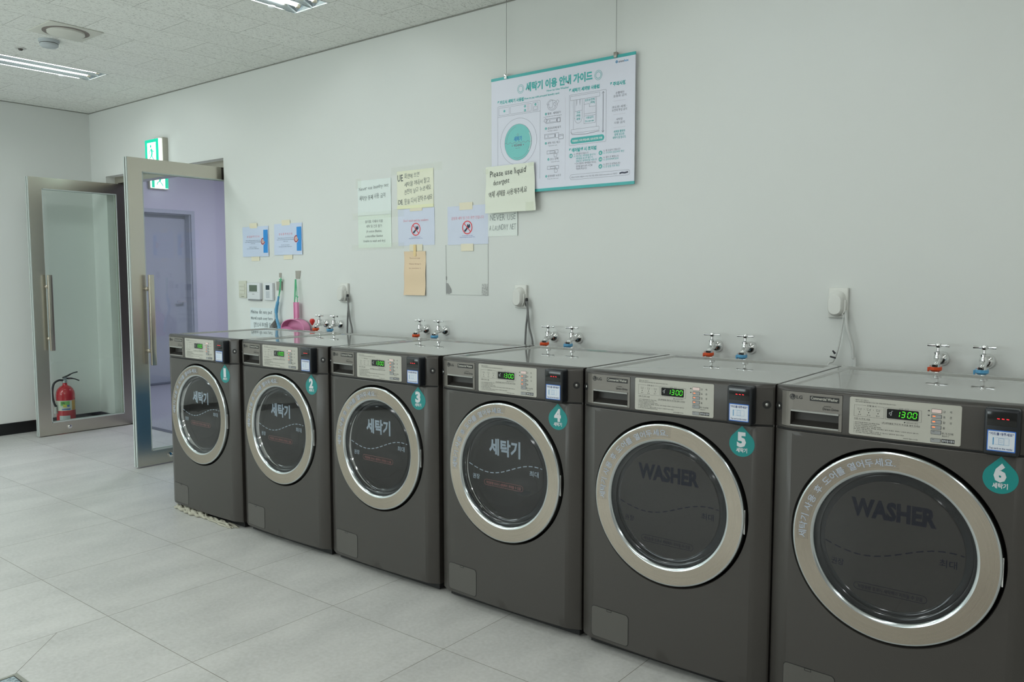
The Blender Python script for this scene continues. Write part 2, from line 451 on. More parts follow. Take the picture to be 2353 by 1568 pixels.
# thin dark reveal between ceiling and walls
struct('trim_1', MB().box(XL, XL + .006, YF, 0, ZC - .006, ZC - .001).box(XL, XR, -.006, 0, ZC - .006, ZC - .001), mat('ceiling_edge_bead', (.30, .30, .27), rough=.6))
# corridor shell
struct('corridor_wall', MB().box(-5.34, -5.14, WT, 1.235, 0, 2.7).box(-5.34, -5.14, 2.045, 4.3, 0, 2.7).box(-5.34, -5.14, 1.235, 2.045, 2.045, 2.7), M_LAV)
struct('corridor_wall', MB().box(-5.14, 3.2, 4.2, 4.3, 0, 2.7), M_LAV)
struct('corridor_wall', MB().box(3.1, 3.2, WT, 4.2, 0, 2.7), mat('dark_brown_corridor_end', (.05, .04, .04), rough=.5))
struct('corridor_ceiling', MB().box(-5.3, 3.2, WT, 4.3, 2.7, 2.76), M_LAV)
struct('corridor_baseboard', MB().box(-5.14, -5.128, WT, 1.17, 0, .05).box(-5.14, -5.128, 2.095, 4.2, 0, .05), mat('grey_skirting', (.16, .17, .20), rough=.4))
# door at the far side of the corridor: frame, recess, leaf
d3 = thing('door_3', 'lavender grey metal door set in the corridor wall under the exit sign', 'door', (-5.14, 1.64, 0), kind='structure')
fr = MB().box(0, .03, -.45, -.405, 0, 2.09).box(0, .03, .405, .45, 0, 2.09).box(0, .03, -.405, .405, 2.045, 2.09)
fr.box(-.115, 0, -.4049, -.395, 0, 2.045).box(-.115, 0, .395, .4049, 0, 2.045).box(-.115, 0, -.395, .395, 2.035, 2.0449)
fr.build('door_frame', M_LAV2, d3)
MB().box(-.115, -.105, -.405, .405, .012, 2.045).build('door_leaf', mat('corridor_leaf_paint', (.46, .49, .55), rough=.4), d3)
MB().box(-.104, .012, -.404, .404, 0, .012).build('door_sill', mat('dark_sill', (.14, .15, .18), rough=.4), d3)
MB().box(-.105, -.055, .33, .345, .98, 1.0).box(-.060, -.045, .24, .345, .98, 1.0).build('door_handle', M_CHROME, d3)

# ceiling with openings for the recessed lights
FX = [-1.80, .60, 3.00, 5.40]
HW = .137; FY0, FY1 = -1.75, -.55
xs = sorted({XL - .1, XR + .1} | {x + d for x in FX for d in (-HW, HW)})
ys = [YF - .1, FY0, FY1, .0]
cm = MB()
for i in range(len(xs) - 1):
    for j in range(3):
        if j == 1 and any(abs((xs[i] + xs[i + 1]) / 2 - x) < .05 for x in FX): continue
        cm.box(xs[i], xs[i + 1], ys[j], ys[j + 1], ZC, ZC + .02)
struct('ceiling', cm, M_CEIL)
struct('ceiling_slab', MB().box(XL - .1, XR + .1, YF - .1, WT, ZC + .12, ZC + .2), mat('concrete', (.3, .3, .3), rough=.9))

# ------------------------------------------------------------------ lights
TUBE = mat('lit_fluorescent_tube', (.9, .9, .9), emit=(.95, 1.0, .99), estr=15.5)
M_REFL = mat('light_reflector_metal', (.55, .60, .63), rough=.16, metal=1.)
M_SOCK = mat('tube_socket', (.62, .55, .42), rough=.4)
flabels = {-1.80: 'twin tube ceiling light at the left edge, nearest the far corner of the room',
           .60: 'twin tube ceiling light cut by the top edge of the photo, above the taped notices',
           3.00: 'twin tube ceiling light overhead in front of the hanging poster, lighting its wall',
           5.40: 'twin tube ceiling light at the far right end of the row, past the sixth washer'}
for x in FX:
    t = thing('ceiling_light', flabels[x], 'ceiling light', (x, FY1, ZC), group='recessed ceiling lights near the machine wall')
    L = FY1 - FY0; h = .075
    hs = MB()
    # two troughs with sloped sides and sloped ends
    for s in (-1, 1):
        cx = s * HW / 2; wv = HW / 2
        prof = [(cx - wv + .002, .0), (cx - wv * .62, h), (cx + wv * .62, h), (cx + wv - .002, .0)]
        v = []
        for (px, pz) in prof:
            e = .0 if pz == 0 else .035
            v += [(px, -e, pz), (px, -L + e, pz)]
        hs.add(v, [(0, 1, 3, 2), (2, 3, 5, 4), (4, 5, 7, 6), (0, 2, 4, 6), (1, 7, 5, 3)])
    hs.box(-.003, .003, -L, 0, -.001, .004)
    hs.box(-HW, -HW + .004, -L, 0, -.002, .001).box(HW - .004, HW, -L, 0, -.002, .001)
    hs.build('reflector', M_REFL, t)
    MB().box(-HW, HW, -L, 0, h + .002, h + .02).box(-HW, -HW + .002, -L, 0, .001, h).box(HW - .002, HW, -L, 0, .001, h).box(-HW, HW, -.003, 0, .001, h).box(-HW, HW, -L, -L + .003, .001, h).build('housing', M_WPLAST, t)
    for s in (-1, 1):
        MB().lathe([(.0135, -.055), (.0135, -L + .055)], 'y', (s * HW / 2, 0, .024), n=12).build('tube', TUBE, t)
        for y in (-.042, -L + .042):
            MB().box(s * HW / 2 - .010, s * HW / 2 + .010, y - .012, y + .012, .006, h, .003).build('socket', M_SOCK, t)
def area(name, loc, sx, sy, power, col=(1, 1, 1), rot=(0, 0, 0)):
    d = bpy.data.lights.new(name, 'AREA'); d.shape = 'RECTANGLE'; d.size = sx; d.size_y = sy; d.energy = power; d.color = col
    o = bpy.data.objects.new(name, d); COL.objects.link(o); o.location = loc; o.rotation_euler = rot
    return o
for x in FX:
    for y in (-3.55, -5.75):
        area('rear_row_lamp', (x, y, ZC - .004), .26, 1.2, 34 if x < 0 else 16, (.86, 1.0, 1.0) if x < 0 else (.97, 1.0, .985))
# unseen window added behind the camera; its up-tilted lamp fills ceiling and left wall
w1 = MB(); w1.box(-2.6, 2.0, YF, YF + .03, .95, 1.0).box(-2.6, 2.0, YF, YF + .03, 2.25, 2.30)
for x in (-2.6, -1.1, .45, 1.95): w1.box(x, x + .05, YF, YF + .03, 1.0, 2.25)
struct('fill_window_1', w1, mat('fill_window_grey', (.4, .42, .42), rough=.4))
area('window_fill_lamp', (-.3, YF + .035, 1.62), 4.5, 1.2, 95, (.86, .99, 1.0), (PI / 2 + .42, 0, 0))
area('corridor_lamp', (-3.3, 1.9, 2.69), .5, 1.2, 34, (.82, .80, 1.0))
area('corridor_lamp', (-1.6, 2.4, 2.69), 1.0, .4, 15, (.80, .78, 1.0))

# ------------------------------------------------------------------ glazed double door, both leaves open into the room
HZ = 2.085
fm = MB()
fm.box(DX0, DX0 + .055, .075, .165, 0, DZ).box(DX1 - .055, DX1, .075, .165, 0, DZ).box(DX0 + .055, DX1 - .055, .075, .165, 2.095, DZ)
frame = struct('trim_2', fm, M_STEEL)
def leaf(name, label, xc, y0, y1, hw=.088):
    """leaf standing at right angles to the wall; y0 free edge, y1 hinge edge; the pull side faces +x"""
    t = thing(name, label, 'door', (xc, y1, 0), kind='structure')
    W = y1 - y0; th = .019; sw = .098; tr = .088; br = .098; zb = .008
    f = MB()
    f.box(-th, th, -W, -W + sw, zb, HZ).box(-th, th, -hw, 0, zb, HZ)
    f.box(-th, th, -W + sw, -hw, HZ - tr, HZ).box(-th, th, -W + sw, -hw, zb, zb + br)
    f.build('door_frame', M_STEEL, t)
    MB().box(-th - .002, -th + .012, -W - .006, -W, zb, HZ).box(th - .014, th, -W - .006, -W, zb, HZ).build('edge_strip', M_RIM, t)
    MB().box(-th + .012, th - .014, -W - .003, -W, zb, HZ).build('edge_groove', M_DARKFRAME, t)
    MB().box(-.004, .004, -W + sw - .01, -hw + .01, zb + br - .01, HZ - tr + .01).build('glass_pane', M_GLASS, t)
    g = MB()
    for sx in (-1, 1):
        a, b = sorted((sx * (th - .006), sx * (th + .001)))
        g.box(a, b, -W + sw, -hw, zb + br - .001, zb + br + .008).box(a, b, -W + sw, -hw, HZ - tr - .007, HZ - tr + .001)
        g.box(a, b, -W + sw - .001, -W + sw + .005, zb + br, HZ - tr).box(a, b, -hw - .005, -hw + .001, zb + br, HZ - tr)
    g.build('glazing_bead', M_RIM, t)
    for sx in (1, -1):
        hd = MB(); y = -W + .098
        hd.box(sx * .072 - .011, sx * .072 + .011, y - .008, y + .026, .70, 1.31, .003)
        h = hd.build('pull_handle', M_STEEL_H, t)
        for z in (.795, 1.215):
            MB().lathe([(.0085, th * sx), (.0085, .064 * sx)], 'x', (0, y + .008, z), n=14, cap1=True).lathe([(.015, th * sx), (.015, (th + .006) * sx), (.009, (th + .010) * sx)], 'x', (0, y - .012 + .02, z), n=16).build('handle_mount', M_STEEL_H, h)
    MB().lathe([(.016, th), (.016, th + .010), (.010, th + .014), (.0, th + .015)], 'x', (0, -W + .175 + .055, .058), n=20).build('floor_lock', M_CHROME, t)
    MB().box(-.03, .03, -.02, .02, HZ - .001, HZ + .009).box(-.03, .03, -.02, .02, 0, zb).build('pivot', M_DARKFRAME, t)
    if hw < .08: MB().box(th, th + .003, -.120, -.002, HZ - tr, HZ - .001).build('dark_rail_plate', M_DARKFRAME, t)  # thin dark plate added over the hinge end of the top rail
    return t
leaf('door_1', 'left glazed steel door leaf standing open before the fire extinguisher', -2.865, -.645, .135)
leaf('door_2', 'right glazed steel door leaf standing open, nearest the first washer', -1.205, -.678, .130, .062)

# ------------------------------------------------------------------ washing machines
MW, MH, MD = .670, .983, .644
CU, CZ = .335, .567
def bulge(u):
    e = min(u, MW - u)
    pts = [(0, 0), (.005, .006), (.036, .0205), (.044, .0235), (.056, .0250)]
    for (a, b), (c, d) in zip(pts, pts[1:]):
        if e <= c: return b + (d - b) * max(e - a, 0) / (c - a)
    return .0250 + .0085 * (1 - ((u - CU) / .279) ** 2)
def US(a, b, n=0):
    base = [0, .0025, .005, .036, .044, .056, .10, .15, .20, .25, .30, .335, .37, .42, .47, .52, .57, .614, .626, .634, .665, .6675, .670]
    return sorted({a, b} | {u for u in base if a < u < b})
def patch(mb, u0, u1, z0, z1, lift, r=.004, skirt=True, n=5):
    """rounded plate that follows the bowed front"""
    us = set(US(u0, u1)); r = max(r, 1e-4)
    for k in range(n + 1):
        us.add(u0 + r * (1 - math.cos(PI / 2 * k / n))); us.add(u1 - r * (1 - math.cos(PI / 2 * k / n)))
    us = sorted(us); v = []
    for u in us:
        d = max(0, r - (u - u0)) if u < u0 + r else max(0, u - (u1 - r))
        q = r - math.sqrt(max(r * r - d * d, 0))
        y = -bulge(u)
        v += [(u, y - lift, z0 + q), (u, y - lift, z1 - q)]
    m = len(us)
    mb.add(v, [(2 * i, 2 * i + 2, 2 * i + 3, 2 * i + 1) for i in range(m - 1)])
    if skirt:
        w = [(a, b + lift + .0005, c) for a, b, c in v]
        f = []
        for i in range(m - 1):
            f.append((2 * i, 2 * i + 2, 2 * m + 2 * i + 2, 2 * m + 2 * i)); f.append((2 * i + 1, 2 * i + 3, 2 * m + 2 * i + 3, 2 * m + 2 * i + 1))
        f.append((0, 1, 2 * m + 1, 2 * m)); f.append((2 * m - 2, 2 * m - 1, 4 * m - 1, 4 * m - 2))
        mb.add(v + w, f)
def on_front(a, b, l): return (a, -bulge(a) - l, b)

ME = {}
def shared(key, mb, m):
    if key not in ME: ME[key] = mb.mesh(key, m)
    return ME[key]

# -- lower front with the round door opening
HR = .2735; ZB, ZS = .038, .856
def lower_front():
    mb = MB(); ua, ub = .056, .614
    def sheet(us):
        zz = [ZB + .004, ZS - .003]
        v = []
        for u in us:
            y = -bulge(u)
            v += [(u, y + .010, ZB), (u, y + .001, ZB + .002), (u, y, zz[0]), (u, y, zz[1]), (u, y + .001, ZS - .001), (u, y + .006, ZS)]
        k = 6; f = []
        for i in range(len(us) - 1):
            for j in range(k - 1): f.append((i * k + j, (i + 1) * k + j, (i + 1) * k + j + 1, i * k + j + 1))
        mb.add(v, f, True)
    sheet([0, .0025, .005, .036, .040, .044, ua]); sheet([ub, .626, .630, .634, .665, .6675, .670])
    angs = [2 * PI * k / 96 for k in range(96)]
    for (x, z) in ((ua, ZB + .004), (ub, ZB + .004), (ua, ZS - .003), (ub, ZS - .003)): angs.append(math.atan2(z - CZ, x - CU) % (2 * PI))
    angs = sorted(set(angs)); T = 7; v = []
    for a in angs:
        c, s = math.cos(a), math.sin(a)
        t1 = min((ub - CU) / c if c > 1e-9 else 9, (ua - CU) / c if c < -1e-9 else 9, (ZS - .003 - CZ) / s if s > 1e-9 else 9, (ZB + .004 - CZ) / s if s < -1e-9 else 9)
        for j in range(T + 1):
            r = HR + (t1 - HR) * j / T; u = CU + r * c
            v.append((u, -bulge(min(max(u, 0), MW)), CZ + r * s))
    n = len(angs); f = []
    for i in range(n):
        i2 = (i + 1) % n
        for j in range(T): f.append((i * (T + 1) + j, i2 * (T + 1) + j, i2 * (T + 1) + j + 1, i * (T + 1) + j + 1))
    mb.add(v, f, True)
    # turned-in rim of the opening
    w = []
    for i in range(n):
        p = v[i * (T + 1)]; c = Vector((CU - p[0], 0, CZ - p[2])).normalized()
        w += [p, (p[0] + c.x * .0015, p[1] + .002, p[2] + c.z * .0015), (p[0] + c.x * .003, .03, p[2] + c.z * .003)]
    mb.add(w, [(3 * i + j, 3 * ((i + 1) % n) + j, 3 * ((i + 1) % n) + j + 1, 3 * i + j + 1) for i in range(n) for j in range(2)], True)
    # top and bottom returns between the strips
    us = US(ua, ub); v = []
    for u in us:
        y = -bulge(u); v += [(u, y + .010, ZB), (u, y + .001, ZB + .002), (u, y, ZB + .004), (u, y, ZS - .003), (u, y + .001, ZS - .001), (u, y + .006, ZS)]
    f = []
    for i in range(len(us) - 1):
        for j in (0, 1, 3, 4): f.append((i * 6 + j, (i + 1) * 6 + j, (i + 1) * 6 + j + 1, i * 6 + j + 1))
    mb.add(v, f, True)
    return mb
def fascia():
    mb = MB(); us = US(0, MW); us = sorted(set(us) | {.0205, .1975})
    prof = [(.008, .8605), (.001, .8615), (0, .864), (0, .8675), (0, .9715), (.0012, .9755), (.0042, .9795), (.0085, .982), (.014, .983), (.048, .983), (.0485, .9822)]
    k = len(prof); v = []
    for u in us:
        b = bulge(u)
        for (dy, z) in prof:
            y = -b + dy
            if dy >= .048: y = .022 + (dy - .048)
            v.append((u, y, z))
    f = []
    for i in range(len(us) - 1):
        for j in range(k - 1):
            if j == 3 and us[i] >= .0204 and us[i + 1] <= .1976: continue
            f.append((i * k + j, (i + 1) * k + j, (i + 1) * k + j + 1, i * k + j + 1))
    mb.add(v, f, True)
    mb.add([v[j] for j in range(k)] + [(0, .03, .8605)], [list(range(k)) + [k]]); mb.add([v[(len(us) - 1) * k + j] for j in range(k)] + [(MW, .03, .8605)], [list(range(k)) + [k]])
    return mb
def cabinet():
    mb = MB()
    mb.box(0, MW, .002, .006, ZB + .01, ZS - .003) if False else None
    mb.box(0, .003, .001, MD, ZB, .9815).box(MW - .003, MW, .001, MD, ZB, .9815).box(.003, MW - .003, MD - .003, MD, ZB, .96).box(.003, MW - .003, .002, MD - .003, ZB, ZB + .003)
    return mb
def dark_core():
    # the black gap between fascia and front and behind the panels
    mb = MB(); mb.box(.02, MW - .02, .02, MD - .04, .006, ZB - .001)
    return mb
def gap_strip():
    mb = MB(); us = US(.004, MW - .004); v = []
    for u in us: v += [(u, -bulge(u) + .006, .853), (u, -bulge(u) + .006, .8635)]
    return mb.add(v, [(2 * i, 2 * i + 2, 2 * i + 3, 2 * i + 1) for i in range(len(us) - 1)])
def lid():
    mb = MB(); y0, y1 = .024, MD; x0, x1 = .0, MW; z = .983; mx = .030; mf = .012; mk = .032
    out = [(x0, y0), (x1, y0), (x1, y1), (x0, y1)]
    inn = [(x0 + mx, y0 + mf), (x1 - mx, y0 + mf), (x1 - mx, y1 - mk), (x0 + mx, y1 - mk)]
    in2 = [(x0 + mx + .006, y0 + mf + .001), (x1 - mx - .006, y0 + mf + .001), (x1 - mx - .006, y1 - mk - .007), (x0 + mx + .006, y1 - mk - .007)]
    v = [(x, y, z - .006) for x, y in out] + [(x + (.003 if x < .3 else -.003), y + (.001 if y < .3 else -.003), z) for x, y in out] + [(x, y, z) for x, y in inn] + [(x, y, z - .0045) for x, y in in2]
    f = []
    for a in (0, 4, 8):
        for i in range(4): f.append((a + i, a + (i + 1) % 4, a + 4 + (i + 1) % 4, a + 4 + i))
    f.append((12, 13, 14, 15)); mb.add(v, f)
    return mb
def drawer():
    mb = MB(); u0, u1, z0, z1 = .0215, .1965, .8685, .9705; a0, a1, b0, b1 = .052, .188, .8745, .9135
    us = sorted(set(US(u0, u1)) | {a0, a1})
    zz = [z0, b0, b1, z1]; v = []
    for u in us:
        y = -bulge(u) - .0012
        v += [(u, y + .004, z0 - .0002)] + [(u, y, z) for z in zz] + [(u, y + .004, z1 + .0002)]
    k = 6; f = []
    for i in range(len(us) - 1):
        for j in range(k - 1):
            if j == 2 and us[i] >= a0 - 1e-6 and us[i + 1] <= a1 + 1e-6: continue
            f.append((i * k + j, (i + 1) * k + j, (i + 1) * k + j + 1, i * k + j + 1))
    mb.add(v, f)
    for u in (u0, u1):
        y = -bulge(u) - .0012; mb.add([(u, y, z0), (u, y, z1), (u, y + .012, z1), (u, y + .012, z0)], [(0, 1, 2, 3)])
    return mb, (a0, a1, b0, b1)
DR, (HA0, HA1, HB0, HB1) = drawer()
def pocket():
    y0 = -bulge(.12) - .001; d = .030
    return MB().add([(HA0, y0, HB0), (HA1, y0, HB0), (HA1, y0, HB1), (HA0, y0, HB1), (HA0 + .002, y0 + d, HB0 + .012), (HA1 - .004, y0 + d, HB0 + .012), (HA1 - .004, y0 + d, HB1), (HA0 + .002, y0 + d, HB1)],
                    [(4, 5, 6, 7), (0, 1, 5, 4), (3, 2, 6, 7), (0, 3, 7, 4), (1, 2, 6, 5)])
def pocket_lip():
    mb = MB(); us = sorted(set(US(HA0, HA1))); v = []
    for u in us:
        y = -bulge(u); v += [(u, y - .0016, HB1 + .0055), (u, y - .0042, HB1 + .004), (u, y - .0042, HB1), (u, y - .0006, HB1 - .001)]
    mb.add(v, [(4 * i + j, 4 * i + 4 + j, 4 * i + 5 + j, 4 * i + 1 + j) for i in range(len(us) - 1) for j in range(3)])
    v = []
    for u in us:
        y = -bulge(u); v += [(u, y - .0014, HB0 - .004), (u, y - .0026, HB0 - .002), (u, y - .0022, HB0), (u, y + .003, HB0 + .0005)]
    mb.add(v, [(4 * i + j, 4 * i + 4 + j, 4 * i + 5 + j, 4 * i + 1 + j) for i in range(len(us) - 1) for j in range(3)])
    return mb
SEG = {'0': 'abcdef', '1': 'bc', '3': 'abgcd'}
def seg_digit(art, k, ch, a, b, w, h, t, sl=.12):
    P = {'a': ((0, h), (w, h)), 'b': ((w, h), (w, h / 2)), 'c': ((w, h / 2), (w, 0)), 'd': ((0, 0), (w, 0)), 'e': ((0, 0), (0, h / 2)), 'f': ((0, h / 2), (0, h)), 'g': ((0, h / 2), (w, h / 2))}
    for s in SEG[ch]:
        (x0, y0), (x1, y1) = P[s]; g = t * .55; L = math.hypot(x1 - x0, y1 - y0); dx, dy = (x1 - x0) / L * g, (y1 - y0) / L * g
        art.line(k, [(a + x0 + dx + (y0 + dy) * sl, b + y0 + dy), (a + x1 - dx + (y1 - dy) * sl, b + y1 - dy)], t)

def membrane_art():
    A = Art(on_front, .0013); K = 'k'; G = 'g'
    A.text(K, '세탁기 문 여닫기', .231, .9625, .0042, w=.034); A.text(K, '세탁이 끝나면 제품 문을 열어 두세요. 다음 사용을 위하여 항상 열어 두세요', .231, .9578, .0036, w=.104)
    A.text(K, '진행 표시', .262, .9478, .0052, w=.024); A.text(K, '남은 시간', .343, .9478, .0052, w=.025)
    for (a0, a1, ta, tb) in ((.229, .306, .260, .289), (.310, .398, .340, .371)):
        A.line(G, [(ta, .950), (a0, .950), (a0, .919), (a1, .919), (a1, .950), (tb, .950)], .0005)
    for i, (u, s) in enumerate(((.243, '세 탁'), (.267, '헹 굼'), (.291, '탈 수'))):
        A.line(G, [(u - .0045, .9425), (u - .0035, .9365), (u + .0035, .9365), (u + .0045, .9425)], .0006)
        A.line(G, [(u - .0042, .941), (u - .0015, .942), (u + .0015, .940), (u + .0042, .941)], .0005)
        A.poly(K, A.ell(u, .931, .0014, n=10)); A.text(K, s, u, .9225, .0042, al='c')
        if i < 2: A.poly(K, A.ell(u + .012, .9395, .0007, n=8))
    A.text(K, '사용 시 주의 사항', .229, .9105, .0052, w=.042)
    A.line(G, [(.229, .909), (.272, .909)], .0004); A.text(K, '(주)세탁물을 꺼낸 뒤 꼭 문을 열어 두세요', .302, .9060, .0048, w=.094); A.line(G, [(.302, .9045), (.396, .9045)], .0004)
    A.text(K, '◆ 남은시간 표시', .356, .9130, .0040, w=.034)
    rows = ['1. 급수구 잠금을 확인한 다음 세탁을 하세요.', '2. 배수호스 연결 상태를 확인하여 주세요.', '3. 문이 잠긴 상태에서는 억지로 열지 마세요.', '4. 가연성 물질이 묻은 세탁물, 비닐류는 넣지 마세요. 화재나 고장의 원인이 됩니다.', '   동작 중에는 문을 열지 마세요.', '5. 세제가 많으면 거품이 넘칠 수 있으니 알맞게 넣으세요.', '6. 고장 시에는 서비스센터에 연락하여 주세요.']
    wd = [.068, .060, .072, .165, .05, .130, .072]
    for i, (r, w) in enumerate(zip(rows, wd)): A.text(K, r, .229, .9010 - i * .0047, .0036, w=w)
    A.text(K, 'www.lge.co.kr', .356, .8705, .0048, w=.036)
    for i, s in enumerate(('강', '표', '합', '울')):
        z = .9485 - i * .0142; A.text(K, s, .449, z + .0015, .0068)
        if i < 3: A.text(K, ('력', '준', '성')[i], .4645, z + .0015, .0068)
    A.text(K, '추가선택', .447, .8930, .0068, w=.027); A.text(K, '헹굼추가', .448, .8875, .0042, w=.016)
    A.poly(K, [(.412, .951), (.4155, .9545), (.419, .951)]); A.poly(K, [(.412, .9415), (.4155, .938), (.419, .9415)])
    A.rect(K, .4475, .8715, .478, .8815, .0011, n=2); A.text('w', '동작/일시정지', .4488, .8740, .0068, w=.028, bold=.02, lift=.0016)
    for z in (.8985, .8775): A.line(K, [(.4255, z), (.431, z)], .0008, lift=.0026)
    return A
def drop_outline(cu, cz, r, tip, n=40):
    d = tip - cz; a = math.acos(r / d); P = []
    for k in range(n + 1):
        t = PI / 2 + a + (2 * PI - 2 * a) * k / n
        P.append((cu + r * math.cos(t), cz + r * math.sin(t)))
    P.append((cu, tip)); return P
def tri_fan(mb, P, c, fn, l):
    mb.add([fn(*c, l)] + [fn(a, b, l) for a, b in P], [(0, i + 1, (i + 1) % len(P) + 1) for i in range(len(P))])

def door_pt(a, b, l): return (a, RT(math.hypot(a, b)) - l, b)
# ring profile in the door's own frame: axis y, the front faces -y
RP = [(.2615, .0), (.2640, -.002), (.2645, -.0355), (.2638, -.0385), (.2618, -.0405), (.2585, -.0412), (.2140, -.0385), (.2090, -.0370), (.2060, -.0345), (.2045, -.0280), (.2040, -.008)]
def RT(r):
    if r >= .2585: return -.0412
    return -.0412 + (.2585 - r) / (.2585 - .2140) * .0027 if r > .21 else -.0385
def ringmesh():
    return MB().lathe([RP[i] for i in (5, 6)], 'y', n=128)
def ringedge():
    mb = MB().lathe(RP[:6], 'y', n=128).lathe(RP[6:], 'y', n=128)
    return mb

def plate_art(style):
    """lettering on the door plate; 0 light vinyl, 1 dark vinyl"""
    A = Art(lambda a, b, l: (a, -.0222 - l, b), .0004)
    T = 't'; R = 'r'
    wave = []
    for k in range(41):
        a = -.176 + .352 * k / 40
        b = .010 - .026 * math.cos((a + .075) / .215 * PI) * (1 if a > -.29 else 0)
        b += .004
        wave.append((a, b if style == 0 else b - .026))
    for i in range(0, 40, 3): A.line(T, wave[i:i + 3], .0034)
    if style == 0:
        A.text(T, '세탁기', 0, .066, .066, w=.150, al='c', bold=.035)
        A.text(T, '권장', -.158, -.044, .021, w=.035, bold=.012); A.text(T, '최대', .118, .004, .023, w=.042, bold=.012)
        bx = (-.100, -.062, .088, -.041)
        A.text(R, '적정용량 초과시 세탁력이 저하될 수 있음', (bx[0] + bx[2]) / 2, -.0570, .0125, w=.168, al='c', bold=.01)
    else:
        A.text(T, 'WASHER', 0, .074, .066, w=.217, al='c', bold=.052)
        A.text(T, '권장', -.158, -.078, .021, w=.035, bold=.012); A.text(T, '최대', .118, -.026, .023, w=.042, bold=.012)
        bx = (-.094, -.138, .092, -.117)
        A.text(R, '적정용량 초과시 세탁력이 저하될 수 있음', (bx[0] + bx[2]) / 2, -.1330, .0125, w=.166, al='c', bold=.01)
    A.line(R, A.rrect(*bx, .0104), .0014, closed=True)
    return A

def reader_art():
    yf = -.0595
    A = Art(lambda a, b, l: (a, yf - l, b), .0005)
    u0, u1 = .5535, .6150
    A.poly('b', A.rrect(u0, .871, u1, .9235, .002), .0003)
    A.poly('w', A.rrect(u0 + .0022, .8735, u1 - .0022, .921, .001), .0006)
    A.text('n', '"카드를 대주세요"', (u0 + u1) / 2, .9115, .0078, w=.052, al='c', bold=.02, lift=.0009)
    A.text('n', 'Tap card on the reader', (u0 + u1) / 2, .8765, .0062, w=.050, al='c', bold=.015, lift=.0009)
    A.poly('s', [(.566, .8865), (.5685, .8868), (.5685, .9055), (.566, .9045)], .0009)
    A.line('s', [(.571, .9050), (.601, .9050), (.601, .888), (.571, .888)], .0004, lift=.0009)
    A.line('s', [(.579, .9035), (.590, .9035), (.590, .8885), (.579, .8885)], .0006, closed=True, lift=.0009)
    for z in (.893, .898): A.line('s', [(.581, z), (.588, z)], .0005, lift=.0009)
    return A

